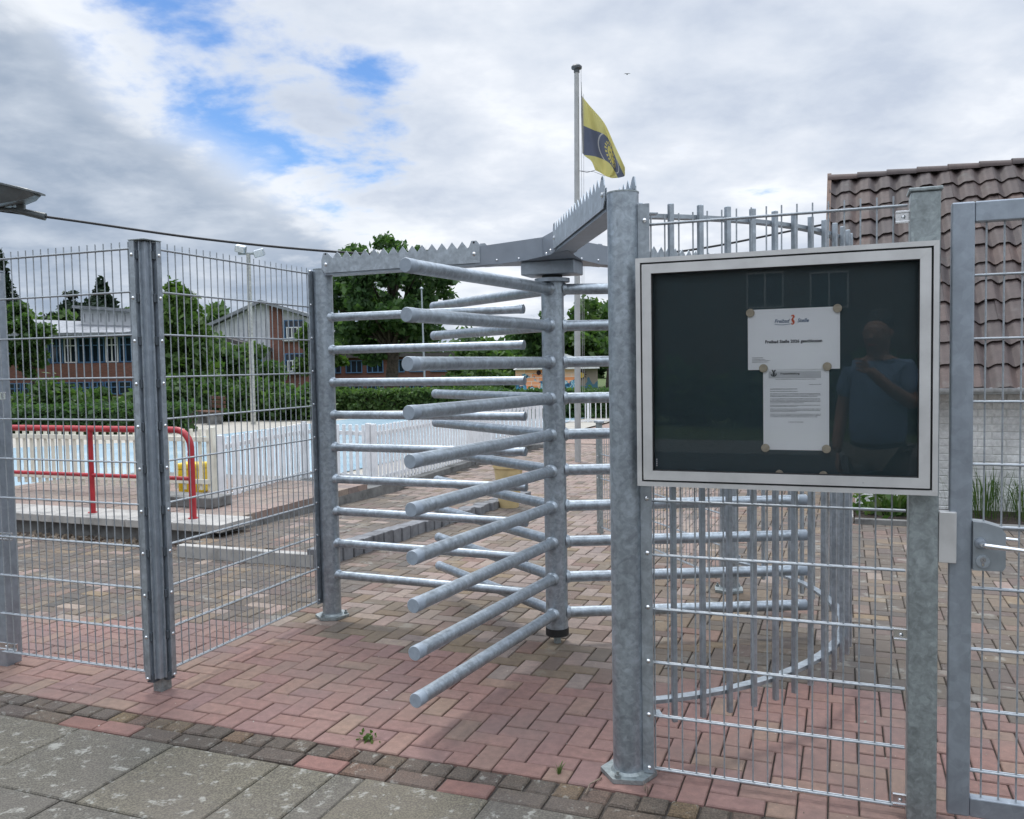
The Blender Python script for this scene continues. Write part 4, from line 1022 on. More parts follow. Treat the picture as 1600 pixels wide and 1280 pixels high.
def tree(name, label, x, y, h, rx, trunk_h, n, size, m, group=None, trunk_r=.2, kind='round', seed=0, z0=-.1, sub=26):
    global rng
    rng = np.random.default_rng(seed + 100); r = random.Random(seed)
    t = thing(name, label, 'tree', (x, y, z0), r.uniform(0, 6) * 0, group)
    mb = MB(); blobs = []
    H = h - z0
    if kind == 'round':
        mb.path([(0, 0, -.2), (r.uniform(-.1, .1), 0, trunk_h * .5), (r.uniform(-.15, .15), 0, trunk_h), (r.uniform(-.3, .3), 0, H * .72)], [trunk_r * 1.25, trunk_r, trunk_r * .85, trunk_r * .2], 9)
        cz = (H + trunk_h * .75) / 2; rz = (H - trunk_h * .75) / 2
        for i in range(sub):
            d = Vector((r.gauss(0, 1), r.gauss(0, 1), r.gauss(0, 1))).normalized(); k = r.uniform(.40, .98)
            c = Vector((d.x * rx * k, d.y * rx * k, cz + d.z * rz * k)); s = (r.uniform(.11, .24) if sub > 50 else r.uniform(.17, .33)) * rx
            blobs.append((c.x, c.y, c.z, s * 1.15, s * 1.15, s * .8))
            if i % 2 == 0:
                st_ = Vector((0, 0, r.uniform(trunk_h * .8, H * .55)))
                mb.path([st_, st_.lerp(c, .5) + Vector((0, 0, -.1)), c], [trunk_r * .38, trunk_r * .22, trunk_r * .06], 6)
        blobs.append((0, 0, cz, rx * .5, rx * .5, rz * .55)) if sub <= 50 else None
        sh = .35
    elif kind == 'cone':
        mb.path([(0, 0, -.2), (0, 0, H * .95)], [trunk_r, trunk_r * .15], 8)
        for i in range(sub):
            f_ = (i + .5) / sub; a = i * 2.4; rr = rx * (1 - f_) ** .8 + .12
            for q in range(3): blobs.append((rr * .6 * math.cos(a + q * 2.1), rr * .6 * math.sin(a + q * 2.1), trunk_h + (H - trunk_h) * f_, rr * .55, rr * .55, H * .05 + .1))
        sh = .3
    elif kind == 'column':
        mb.path([(0, 0, -.2), (0, 0, H * .9)], [trunk_r, trunk_r * .2], 8)
        for i in range(sub):
            f_ = (i + .5) / sub; a = i * 2.4; rr = rx * (math.sin(math.pi * (f_ * .82 + .14)) ** .6)
            blobs.append((rr * .45 * math.cos(a), rr * .45 * math.sin(a), trunk_h + (H - trunk_h) * f_, rr * .7, rr * .7, H * .06 + .15))
        sh = .4
    mb.build('trunk', BARK, t)
    quads('crown', leaf_quads(blob_points(blobs, n, sh), size), m, t)
    return t
def shrub_mass(name, label, x0, x1, y, h, dep, n, size, m, z0=-.05, seed=0, wob=.35, cat='hedge', box=False, rz=0.0, group=None):
    global rng
    rng = np.random.default_rng(seed + 500); r = random.Random(seed)
    t = thing(name, label, cat, ((x0 + x1) / 2, y, z0), rz, group); Lh = (x1 - x0)
    if box:
        P = np.stack([rng.uniform(-Lh / 2, Lh / 2, n), rng.uniform(-dep / 2, dep / 2, n), rng.uniform(0, 1, n) ** .8 * h], 1)
        P[: n // 3, 1] = -dep / 2 + rng.normal(size=n // 3) * .05; k = n // 3; P[k:k + n // 3, 2] = h + rng.normal(size=n // 3) * .05
        MB().box((-Lh / 2 + .1, -dep / 2 + .12, 0), (Lh / 2 - .1, dep / 2 - .12, h - .12)).build('dark_core', BARK, t)  # solid dark box filling the inside of the hedge behind its leaves
    else:
        blobs = []; k = max(3, int(Lh / (h * .55)))
        mb = MB()
        for i in range(k):
            cx = -Lh / 2 + Lh * (i + .5) / k + r.uniform(-.2, .2); hh = h * (1 + wob * r.uniform(-1, .6))
            blobs += [(cx, r.uniform(-.2, .2) * dep, hh * .55, Lh / k * .75, dep * .5, hh * .45), (cx + r.uniform(-.4, .4), r.uniform(-.3, .3) * dep, hh * .28, Lh / k * .8, dep * .5, hh * .3), (cx + r.uniform(-.3, .3) * h, 0, hh * .8, h * .22, h * .22, h * .26)]
            for q in range(3): mb.path([(cx + r.uniform(-.2, .2), 0, -.05), (cx + r.uniform(-.5, .5), r.uniform(-.3, .3), hh * .7)], [.035, .012], 5)
        mb.build('stems', BARK, t); P = blob_points(blobs, n, .4)
        P[:, 2] = np.abs(P[:, 2])
    quads('foliage', leaf_quads(P, size), m, t)
    return t
def gx(u, Y): return at(u, 600, Y).x
def gz(u, v, Y): return at(u, v, Y).z
GT = 'trees behind the pool'
# big oak behind the pool
oy = 40.0
tree('oak_tree', 'large dark green broad-crowned tree rising behind the toothed beam and fixed arms', gx(612, oy), oy, gz(612, 368, oy), 3.05, 2.4, 15500, .20, LEAF_OAK, None, .30, 'round', 11, sub=90)
tree('round_tree', 'mid green tree seen between rotor pole and thick post beside the flagpole', gx(905, 55), 55, gz(905, 487, 55), 2.3, .8, 5000, .34, LEAF_MID, None, .18, 'round', 3)
tree('round_tree', 'dark green rounded tree just beyond the rotor pole', gx(838, 52), 52, gz(838, 476, 52), 1.5, .7, 4200, .32, LEAF_OAK, None, .16, 'round', 4)
tree('round_tree', 'tall thin-crowned tree behind the thick round post', gx(950, 60), 60, gz(950, 458, 60), 2.6, 1.5, 3000, .3, LEAF_MID, None, .16, 'round', 5)
tree('round_tree', 'bushy tree filling the gap right of the big oak, above the low hedge', gx(758, 50), 50, gz(758, 540, 50), 2.3, .5, 4600, .32, LEAF_MID, None, .16, 'round', 6)
tree('columnar_tree', 'bright green columnar tree behind the corner post', gx(283, 27), 27, gz(272, 452, 27), .95, .3, 6500, .17, LEAF_LIGHT, None, .10, 'column', 7)
tree('round_tree', 'dark green bushy tree in front of the white gable', gx(355, 33), 33, gz(355, 520, 33), 1.75, .3, 7000, .2, LEAF_MID, None, .12, 'round', 8)
tree('conifer', 'dark drooping conifer at the edge of the school', gx(10, 72), 72, gz(10, 398, 72), 2.0, 2.5, 6500, .26, LEAF_DARK, None, .2, 'cone', 9)
tree('round_tree', 'yellow-green leafy tree beside the white clad school block', gx(60, 71), 71, gz(60, 470, 71), 2.6, 2.0, 5000, .36, LEAF_MID, None, .16, 'round', 10)
tree('round_tree', 'small leafy tree overlapping the low school roof', gx(52, 55), 55, gz(52, 478, 55), 1.5, 2.0, 3000, .26, LEAF_MID, None, .1, 'round', 17)
tree('pine_tree', 'dark flat-topped pine standing behind the school roof', gx(128, 78), 78, gz(128, 456, 78), 2.4, 4.2, 3600, .42, LEAF_DARK, 'pines behind the school', .2, 'round', 12)
tree('pine_tree', 'dark spiky pine rising highest behind the school roof', gx(165, 80), 80, gz(165, 438, 80), 2.1, 4.0, 3200, .42, LEAF_DARK, 'pines behind the school', .2, 'cone', 13, sub=14)
tree('round_tree', 'light green tree peeking over the school roof by the corner post', gx(205, 76), 76, gz(205, 476, 76), 1.8, 2.0, 2600, .4, LEAF_LIGHT, None, .18, 'round', 14)
tree('round_tree', 'sparse tree between columnar tree and white gable', gx(338, 62), 62, gz(338, 480, 62), 2.1, 1.0, 2600, .34, LEAF_MID, None, .16, 'round', 15)
tree('round_tree', 'green tree at the brick end of the gabled school wing', gx(500, 52), 52, gz(500, 500, 52), 1.5, .5, 4200, .3, LEAF_LIGHT, None, .16, 'round', 16)
for i, (px, Y, pv) in enumerate(((1040, 62, 480), (1130, 66, 500), (1230, 60, 495), (-60, 52, 430), (-130, 48, 450), (1700, 50, 420))):
    tree('round_tree', ('green tree behind the thick round post and the notice case edge', 'green tree behind the middle of the notice case', 'green tree behind the notice case beside the tiled building', 'broad green tree at the near end of the school', 'broad green tree furthest along the school street', 'dense green tree behind the tiled building')[i], gx(px, Y), Y, gz(px, pv, Y), 2.8, 1.0, 2600, .42, LEAF_MID, 'far trees at the sides', .2, 'round', 30 + i)
# long wood line far off
rng = np.random.default_rng(99)
wl = []
for i in range(120):
    a = -95 + 190 * i / 119; hh = 5.2 + 1.6 * math.sin(i * 1.7) + random.uniform(-.8, .8); wl.append((a, 100 + random.uniform(-5, 5), hh * .45, 2.2, 2.2, hh * .55))
wo = quads('woodland', leaf_quads(blob_points(wl, 24000, .4), .75), LEAF_OAK); wo['kind'] = 'stuff'; wo['label'] = 'far belt of trees along the horizon'
# hedges
shrub_mass('shrub_hedge', 'loose green shrubs in front of the school windows', gx(-60, 25), gx(240, 25), 25, 1.22, 1.6, 14000, .13, LEAF_MID, seed=1)
shrub_mass('shrub_hedge', 'dark shrubs below the white gable and lamp mast', gx(255, 26), gx(500, 26), 26, 1.25, 1.6, 12000, .13, LEAF_MID, seed=2)
shrub_mass('clipped_hedge', 'low clipped dark hedge behind the red handrail', gx(-60, 21.5), gx(300, 21.5), 21.5, .70, .9, 12000, .09, LEAF_OAK, seed=3, box=True)
shrub_mass('clipped_hedge', 'low clipped hedge along the far side of the pool under the oak', gx(480, 31), gx(770, 31), 31, .72, 1.0, 9000, .11, LEAF_MID, seed=4, box=True)
shrub_mass('clipped_hedge', 'dense dark hedge behind the white bar railing', gx(740, 24.6), gx(1010, 24.6), 24.6, .78, .9, 9000, .11, LEAF_OAK, seed=5, box=True)
shrub_mass('bush', 'rounded bush beside the slim turnstile post', gx(522, 31), gx(558, 31), 31, .85, 1.2, 2600, .13, LEAF_MID, seed=6, cat='bush')
shrub_mass('shrub_hedge', 'green shrubs in front of the mural building', gx(690, 38), gx(835, 38), 38, 1.5, 1.5, 6000, .18, LEAF_MID, seed=7)

# ------------------------------------------------------------------ school buildings
def box_at(px0, px1, Y): return at(px0, 600, Y).x, at(px1, 600, Y).x
def window(parent, x0, x1, z0, z1, y, cols, rows, frame=WHITE_FR, transom=None):
    w = MB().box((x0, y - .05, z0), (x1, y - .03, z1)).build('window', GLASS_D, parent)
    f = MB(); t = .07
    f.box((x0, y - .12, z0), (x0 + t, y - .051, z1)).box((x1 - t, y - .12, z0), (x1, y - .051, z1)).box((x0 + t, y - .119, z1 - t), (x1 - t, y - .051, z1)).box((x0 + t, y - .119, z0), (x1 - t, y - .051, z0 + t))
    for i in range(1, cols): xx = x0 + (x1 - x0) * i / cols; f.box((xx - t / 2, y - .115, z0 + t), (xx + t / 2, y - .051, z1 - t))
    for zz2 in rows: f.box((x0 + t, y - .11, zz2 - t / 2), (x1 - t, y - .051, zz2 + t / 2))
    f.build('frame', frame, w); return w
SY = 60.0
sc = thing('school_block', 'flat school block with white clad upper storey, blue framed windows and brick band', 'building', (0, SY, -.1))
xa, xb = at(-30, 600, SY).x, at(250, 600, SY).x; zt = lambda v, u=120: gz(u, v, SY) + .1
MB().box((xa, 0, 0), (xb, 8, zt(592))).build('lower_wall', WALLRED, sc); MB().box((xa, -.05, zt(592) + .002), (xb, 8, zt(568))).build('brick_band', WALLRED, sc)
MB().box((xa, .3, zt(568) + .002), (xb, 8, zt(524))).build('upper_wall', BLUE_FR, sc)
n = 13
for i in range(n):
    x0 = xa + (xb - xa) * i / n; x1 = xa + (xb - xa) * (i + 1) / n
    window(sc, x0 + .04, x1 - .04, zt(567), zt(528), .3, 2, [zt(540)], BLUE_FR if i % 3 else WHITE_FR)
    window(sc, x0 + .04, x1 - .04, .1, zt(597), 0, 2, [zt(606)], BLUE_FR)
MB().add([(xa, -.9, zt(524)), (at(205, 600, SY).x, -.9, zt(526)), (xb, 5, zt(508)), (xa, 5, zt(494)), (xa, -.9, zt(519)), (at(205, 600, SY).x, -.9, zt(521.5)), (xb, 5, zt(504)), (xa, 5, zt(490))], [(0, 1, 2, 3), (7, 6, 5, 4), (0, 4, 5, 1), (1, 5, 6, 2), (2, 6, 7, 3), (3, 7, 4, 0)]).build('lower_roof', ROOF_M, sc)
c0, c1 = at(97, 600, SY).x, at(216, 600, SY).x
MB().add([(c0, 3, zt(505)), (c1, 3, zt(522)), (c1, 3, zt(487)), (c0, 3, zt(477)), (c0, 9, zt(505)), (c1, 9, zt(522)), (c1, 9, zt(487)), (c0, 9, zt(477))], [(0, 1, 2, 3), (7, 6, 5, 4), (0, 4, 5, 1), (1, 5, 6, 2), (2, 6, 7, 3), (3, 7, 4, 0)]).build('clad_storey', CLAD, sc)
for i in range(9): x = c0 + (c1 - c0) * (i + .5) / 9; MB().box((x - .02, 2.97, zt(500)), (x + .02, 2.999, zt(486))).build('cladding_seam', ROOF_M, sc)
MB().add([(c0 - .3, 2.4, zt(477)), (c1 + .2, 2.4, zt(488)), (c1 + .2, 9.2, zt(488)), (c0 - .3, 9.2, zt(477)), (c0 - .3, 2.4, zt(472.5)), (c1 + .2, 2.4, zt(483)), (c1 + .2, 9.2, zt(483)), (c0 - .3, 9.2, zt(472.5))], [(0, 1, 2, 3), (7, 6, 5, 4), (0, 4, 5, 1), (1, 5, 6, 2), (2, 6, 7, 3), (3, 7, 4, 0)]).build('upper_roof', ROOF_M, sc)
gb = thing('gabled_school_wing', 'gabled school wing with white cladding, red brick pier and blue framed windows', 'building', (0, SY, -.1))
za = lambda v, u=410: gz(u, v, SY) + .1; xg = lambda u: at(u, 600, SY).x
pk, le, re = (xg(413), za(474)), (xg(335), za(508)), (xg(487), za(497))
MB().prism([(xg(337), 0), (xg(337), za(509)), pk, (xg(425), za(476.5)), (xg(425), 0)], 'y', 0, 9).build('clad_wall', CLAD, gb)
MB().prism([(xg(425) + .01, 0), (xg(425) + .01, za(478)), (xg(444), za(484)), (xg(444), 0)], 'y', -.12, 9).build('brick_pier', WALLRED, gb)
MB().prism([(xg(444) + .01, 0), (xg(444) + .01, za(535)), (xg(492), za(535)), (xg(492), 0)], 'y', .02, 9).build('brick_wall', WALLRED, gb)
MB().prism([(xg(444) + .01, za(535) + .002), (xg(444) + .01, za(484)), (xg(492), za(501)), (xg(492), za(535) + .002)], 'y', .05, 9).build('upper_panel', CLAD, gb)
for i in range(12):
    u = 341 + i * 7
    MB().box((xg(u) - .02, -.03, za(570)), (xg(u) + .02, -.001, za(512 - max(0, u - 337) * .43))).build('cladding_seam', ROOF_M, gb)
for v0, v1 in ((501, 531), (553, 583)): 
    window(gb, xg(447), xg(478), za(v1), za(v0), 0, 4, [za((v0 * .62 + v1 * .38))], BLUE_FR)
    window(gb, xg(451), xg(476), za(v1 - 1.5), za(v0 + 11), -.07, 3, [], WHITE_FR)
    MB().box((xg(445), -.25, za(v1) - .12), (xg(481), .0, za(v1) - .005)).build('sill', WHITE_FR, gb)
for a, b in ((le, pk), (pk, re)):
    dx, dz_ = b[0] - a[0], b[1] - a[1]
    MB().prism([(a[0] - (.25 if a is le else 0), a[1] - (.12 if a is le else 0)), b, (b[0], b[1] + .22), (a[0] - (.25 if a is le else 0), a[1] + .10 if a is le else a[1] + .22)], 'y', -.5, 9.5).build('roof', ROOF_M, gb)
MB().prism([(xg(372), za(528)), (xg(430), za(545)), (xg(430), za(550)), (xg(372), za(534))], 'y', -3, -.2).build('porch_roof', ROOF_D, gb)
MB().box((xg(374), -2.8, 0), (xg(428), -2.6, za(551))).build('porch_wall', BLUE_FR, gb)
bw = thing('brick_school_wing', 'long red brick school wing with blue framed windows behind the oak', 'building', (0, 66, -.1))
zb_ = lambda v, u=620: gz(u, v, 66) + .1; xw = lambda u: at(u, 600, 66).x
MB().box((xw(500), 0, 0), (xw(735), 8, zb_(558))).build('wall', WALLRED, bw); MB().box((xw(497), -.5, zb_(558)), (xw(738), 8.5, zb_(552))).build('roof', ROOF_D, bw)
for i in range(7):
    u = 508 + i * 33
    window(bw, xw(u), xw(u + 26), zb_(582), zb_(562), 0, 3, [], BLUE_FR); window(bw, xw(u), xw(u + 26), zb_(622), zb_(600), 0, 4, [zb_(608)], BLUE_FR)
# mural building
mu = thing('mural_building', 'small building painted with an orange brick and blue wave mural', 'building', (0, 36, -.1))
zm = lambda v, u=870: gz(u, v, 36) + .1; xm = lambda u: at(u, 600, 36).x
def muralmat():
    def f(gg, b, o):
        p = coords(gg, 'Object'); sp = gg.n('ShaderNodeSeparateXYZ'); gg.put(sp.inputs[0], p)
        bt = gg.n('ShaderNodeTexBrick'); mp = gg.n('ShaderNodeMapping'); mp.inputs['Rotation'].default_value = (R(90), 0, 0); gg.put(mp.inputs['Vector'], p); gg.put(bt.inputs['Vector'], mp.outputs[0])
        bt.inputs['Scale'].default_value = 1; bt.inputs['Brick Width'].default_value = .55; bt.inputs['Row Height'].default_value = .16; bt.inputs['Mortar Size'].default_value = .012; bt.inputs['Bias'].default_value = -.2
        bt.inputs['Color1'].default_value = (.85, .30, .12, 1); bt.inputs['Color2'].default_value = (.90, .66, .50, 1); bt.inputs['Mortar'].default_value = (.8, .7, .62, 1)
        nn = gg.noise(p, 2.2, 3, .5, .5)
        wave = gg.step(gg.math('ADD', sp.outputs[2], gg.math('MULTIPLY', nn, -1.9)), -.05, .0)
        sea = gg.ramp(gg.noise(p, 5.5, 2, .4, 1.4), [(.36, (.02, .07, .16)), (.46, (.08, .30, .46)), (.56, (.45, .60, .68)), (.66, (.10, .36, .52))], 'CONSTANT')
        c = gg.mix(wave, sea, bt.outputs['Color'])
        c = gg.mix(gg.math('GREATER_THAN', sp.outputs[0], xm(900)), c, gg.mix(gg.math('SUBTRACT', 1.0, wave), (.20, .17, .14), (.05, .12, .17)))
        gg.put(b.inputs['Base Color'], c); b.inputs['Roughness'].default_value = .8
    return mat('mural_paint', f)
MB().box((xm(806), 0, 0), (xm(934), 4, zm(577))).build('wall', muralmat(), mu)
MB().prism([(xm(803), zm(577) + .002), (xm(872), zm(549)), (xm(936), zm(572)), (xm(936), zm(577) + .002)], 'y', -.25, 4.3).build('roof', plain('grey_roof_gable', (.66, .67, .68), .8), mu)
def disc(parent, px, pv, r, m, name, y=-.02, petal=0):
    vs = [(xm(px) + r * (1 + petal * math.cos(k * math.pi)) * math.cos(2 * math.pi * k / 24), y, zm(pv) + r * 1.15 * (1 + petal * math.cos(k * math.pi)) * math.sin(2 * math.pi * k / 24)) for k in range(24)]
    MB().add(vs + [(v[0], y + .015, v[2]) for v in vs], [tuple(range(24))] + [(k, (k + 1) % 24, (k + 1) % 24 + 24, k + 24) for k in range(24)]).build(name, m, parent)
disc(mu, 909, 586, .17, plain('mural_dark', (.05, .03, .02), .8), 'painted_flower', -.02, .3); disc(mu, 909, 587, .10, plain('mural_yellow', (.55, .38, .04), .8), 'painted_flower', -.04)
disc(mu, 842, 582, .09, plain('mural_dark2', (.04, .02, .03), .8), 'painted_disc', -.02)
# white bar railing
wr = thing('bar_railing', 'white vertical bar railing in front of the dark hedge behind the flagpole', 'railing', (0, 22.5, 0))
x0, x1 = gx(735, 22.5), gx(1010, 22.5); zt_ = gz(925, 628, 22.5); zb2 = .02
bar = MB().box((-.011, -.011, zb2), (.011, .011, zt_)).mesh('bar'); bar.materials.append(WHITE_PL)
n = int((x1 - x0) / .135)
for i in range(n): obj('bar', bar, None, wr, (x0 + i * .135, 0, 0))
for z in (zt_ - .01, .06): MB().box((x0, -.02, z - .015), (x1, .02, z + .02)).build('rail', WHITE_PL, wr)
for i in range(4): MB().box((x0 + i * (x1 - x0) / 3 - .03, -.03, -.1), (x0 + i * (x1 - x0) / 3 + .03, .03, zt_ + .03)).build('railing_post', WHITE_PL, wr)
# floodlight mast and thin lamp
fm = thing('floodlight_mast', 'slim grey mast with two floodlights above the mesh fence', 'floodlight mast', (gx(394, 24), 24, 0))
mt_ = gz(388, 397, 24); dxm = at(388, 397, 24).x - gx(394, 24)
MB().path([(0, 0, -.1), (dxm, 0, mt_)], [.075, .055], 12).build('mast', plain('weathered_mast', (.36, .36, .33), .7, .1, .2), fm)
MB().box((dxm - .28, -.03, mt_ - .02), (dxm + .36, .03, mt_ + .04), .01).build('crossbar', GALV_GREEN, fm)
for s, x in ((-1, -.20), (1, .30)):
    f_ = MB().box((-.14, -.10, -.09), (.14, .08, .10), .02).build('floodlight', GALV, fm, (dxm + x, 0, mt_ + .14 if s < 0 else mt_ + .02)); f_.rotation_euler = (R(20), R(-14 * s), 0)
    MB().box((-.12, -.112, -.07), (.12, -.101, .08), .004).build('lens', plain('lamp_lens', (.55, .57, .58), .2), f_)
tl_ = thing('lamp_post', 'thin pale lamp post in front of the oak trunk', 'lamp post', (gx(664, 33), 33, 0)); ht = gz(661, 452, 33)
MB().path([(0, 0, -.1), (-.05, 0, ht)], [.045, .028], 10).build('pole', GALV, tl_); MB().lathe([(0, ht + .09), (.06, ht + .06), (.07, ht + .01), (.03, ht - .02), (0, ht - .02)], 14, (-.05, 0)).build('lamp_head', GALV, tl_)
# benches behind the pool
for px, Y, lab in ((325, 24.5, 'dark wooden bench on the far side of the pool below the columnar tree'), (470, 27, 'dark bench beyond the pool beside the slim turnstile post')):
    b_ = thing('bench', lab, 'bench', (gx(px, Y), Y, -.05), R(-50), 'benches beyond the pool')
    for k in range(4): MB().box((-.55, -.22 + k * .11, .42), (.55, -.13 + k * .11, .45), .004).build('seat_slat', WOOD, b_)
    for k in range(3): MB().box((-.55, .24, .52 + k * .12), (.55, .27, .61 + k * .12), .004).build('back_slat', WOOD, b_)
    for s in (-.42, .42): MB().box((s - .03, -.2, 0), (s + .03, .22, .418), .004).box((s - .03, .215, .3), (s + .03, .238, .86), .004).build('support', CONC_D, b_)
# bird
bi = thing('bird', 'tiny dark bird gliding in the cloudy sky beside the flagpole', 'bird', at(980, 117, 60))
MB().add([(-.25, 0, .06), (-.1, -.05, .09), (0, -.06, .05), (.1, -.05, .09), (.25, 0, .06), (.1, .04, .08), (0, .05, .04), (-.1, .04, .08)], [(0, 1, 7), (1, 2, 6, 7), (2, 3, 5, 6), (3, 4, 5)]).path([(0, -.14, .04), (0, -.06, .045), (0, .06, .04), (0, .18, .05)], [.012, .04, .035, .01], 8).build('body', CABLE, bi)

# ------------------------------------------------------------------ weeds and litter
def tuft(name, label, loc, n, h, spread, m, w=.006, seed=0, group=None, cat='weed'):
    r = random.Random(seed); t = thing(name, label, cat, loc, 0, group); mb = MB()
    for i in range(n):
        a = r.uniform(0, 6.283); b = r.uniform(0, spread) * .4; L_ = h * r.uniform(.5, 1.1); ln = r.uniform(.1, .7)
        p = Vector((b * math.cos(a) , b * math.sin(a), -.003)); d = Vector((math.cos(a + r.uniform(-.6, .6)), math.sin(a + r.uniform(-.6, .6)), 0)); s = Vector((-d.y, d.x, 0)) * w * r.uniform(.6, 1.2)
        q = p + d * L_ * ln * .35 + Vector((0, 0, L_ * .55)); e_ = p + d * L_ * ln + Vector((0, 0, L_ * (1 - .3 * ln)))
        mb.add([p - s * .6, p + s * .6, q + s, q - s, e_], [(0, 1, 2, 3), (3, 2, 4)])
    mb.build('blades', m, t); return t
def leafy(name, label, loc, n, rad, h, size, m, seed=0, group=None):
    global rng
    rng = np.random.default_rng(seed); t = thing(name, label, 'weed', loc, 0, group); P = np.stack([rng.normal(0, rad, n), rng.normal(0, rad, n), np.abs(rng.normal(0, h, n)) + .004], 1)
    quads('leaves', leaf_quads(P, size, 1.6, .4, 0), m, t); return t
GW = 'small weeds in the paving joints'
leafy('weed', 'small leafy weed growing in the joint above the dark border stones', tuple(Vector((*(lambda r_: (r_.x * (CH / -r_.z), r_.y * (CH / -r_.z)))(ray(575, 1157)), 0))), 70, .016, .010, .012, LEAF_WEED, 3, GW)
def gp0(u, v): r_ = ray(u, v); t_ = CH / -r_.z; return Vector((r_.x * t_, r_.y * t_, 0))
tuft('grass_tuft', 'tiny grass tuft at the border near the thick post base', gp0(874, 1208), 26, .045, .03, LEAF_WEED, .0016, 5, GW)
tuft('grass_tuft', 'dry grass blades by the thick post base plate', gp0(1010, 1237), 16, .035, .04, TWIG, .0012, 6, GW)
a, b, c_ = gp0(940, 1218), gp0(922, 1230), gp0(915, 1243)
tag(MB().path([Vector((0, 0, .006)), b - a + Vector((0, 0, .012)), c_ - a + Vector((0, 0, .006))], .0028, 6).build('twig', TWIG, None, a), 'bent dry twig on the border stones beside the thick post base', 'twig')
for i, (u, v, lab) in enumerate(((2.0, BV - .35, 'tall grassy weed clump against the white wall, beside the gate'), (2.35, BV - .30, 'dense green grass clump against the white wall behind the lock box'), (2.8, BV - .4, 'grass clump further along the white wall'))):
    tuft('grass_clump', lab, W(u, BV - .35, .01), 120, .55 if i < 2 else .4, .8, LEAF_WEED, .004, 40 + i)
tuft('grass_clump', 'low green weeds at the corner of the white wall under the notice case', W(1.22, BV - .42, .01), 150, .26, .5, LEAF_WEED, .012, 50)
leafy('weed', 'broad-leaved weed at the white wall corner', W(1.05, BV - .40, .02), 160, .12, .09, .06, LEAF_WEED, 8)
# grit and seed husks on the paving
r = random.Random(9); gq = []
for _ in range(1500):
    u_, v_ = r.uniform(-4.2, 2.6), -1.6 + 4.6 * r.random() ** .8
    p = W(u_, v_, .0032); s_ = r.uniform(.0015, .005) * (1.8 if r.random() < .08 else 1); a_ = r.uniform(0, 6.28); e1 = Vector((math.cos(a_), math.sin(a_), r.uniform(0, .5))) * s_; e2 = Vector((-math.sin(a_), math.cos(a_), r.uniform(-.3, .3))) * s_ * r.uniform(.4, .9)
    gq.append([tuple(p - e1), tuple(p - e2), tuple(p + e1), tuple(p + e2)])
gr_ = quads('grit', np.array(gq), leafmat('grit_mix', ((.05, .04, .03), (.16, .14, .11), (.42, .40, .36)), .0)); gr_['kind'] = 'stuff'; gr_['label'] = 'loose grit and seed husks scattered on the paving'
# dry leaves along the platform foot
r = random.Random(5)
lit = np.array([tuple(W(r.uniform(-6.6, -4.6), r.uniform(2.72, 2.95), r.uniform(.004, .02))) for _ in range(260)])
rng = np.random.default_rng(4); lq = quads('leaf_litter', leaf_quads(lit, .035, 1.4, .4, 0), TWIG); lq['kind'] = 'stuff'; lq['label'] = 'dry leaf litter along the foot of the platform'

# ------------------------------------------------------------------ behind the photographer: what the glass reflects
hs = thing('street_house', 'dark brick house across the street with white framed gable windows', 'house', (-13.5, -27, 0), R(158))
MB().prism([(-7, 0), (7, 0), (7, 4.2), (0, 9.2), (-7, 4.2)], 'y', 0, 8).build('wall', STUCCO, hs)
for a, b in (((-7.5, 3.9), (0, 9.25)), ((0, 9.25), (7.5, 3.9))): MB().prism([a, b, (b[0], b[1] + .25), (a[0], a[1] + .25)], 'y', -.5, 8.5).build('roof', ROOF_D, hs)
for x, z in ((-3.0, 3.6), (-.6, 3.7)):
    w_ = MB().box((x, -.03, z), (x + 1.3, .06, z + 1.3)).build('window', GLASS_D, hs)
    f_ = MB().box((x - .06, -.08, z - .06), (x + 1.36, -.031, z)).box((x - .06, -.08, z + 1.3), (x + 1.36, -.031, z + 1.36)).box((x - .06, -.079, z), (x, -.031, z + 1.3)).box((x + 1.3, -.079, z), (x + 1.36, -.031, z + 1.3)).box((x + .62, -.079, z), (x + .68, -.031, z + 1.3)).build('frame', WHITE_FR, w_)
hs2 = thing('street_house', 'second dark house across the street with a steep roof', 'house', (-24, -12, 0), R(140))
MB().prism([(-6, 0), (6, 0), (6, 3.2), (0, 7.4), (-6, 3.2)], 'y', 0, 8).build('wall', STUCCO, hs2)
for a, b in (((-6.5, 2.9), (0, 7.45)), ((0, 7.45), (6.5, 2.9))): MB().prism([a, b, (b[0], b[1] + .25), (a[0], a[1] + .25)], 'y', -.5, 8.5).build('roof', ROOF_D, hs2)
shrub_mass('garden_hedge', 'dark garden hedge across the street', -22, 6, -14.2, 1.7, 1.0, 5000, .3, LEAF_OAK, seed=21)

# the photographer, seen only as a reflection in the case
pe = thing('person', 'person in a blue short-sleeved shirt photographing, seen reflected in the notice case glass', 'person', (.06, -.44, 0), 0)
def skin_body(name, verts, edges, radii, m, parent, sub=2, root=0):
    me = bpy.data.meshes.new(name); me.from_pydata(verts, edges, []); o = bpy.data.objects.new('tmp', me); COL.objects.link(o)
    md = o.modifiers.new('s', 'SKIN')
    for i, r_ in enumerate(radii): me.skin_vertices[0].data[i].radius = r_ if isinstance(r_, tuple) else (r_, r_)
    for d_ in me.skin_vertices[0].data: d_.use_root = False
    me.skin_vertices[0].data[root].use_root = True
    o.modifiers.new('d', 'SUBSURF').levels = sub
    bpy.context.view_layer.update()
    me2 = bpy.data.meshes.new_from_object(o.evaluated_get(bpy.context.evaluated_depsgraph_get())); bpy.data.objects.remove(o)
    me2.name = name; me2.materials.clear(); me2.polygons.foreach_set('use_smooth', [True] * len(me2.polygons))
    return obj(name, me2, m, parent)
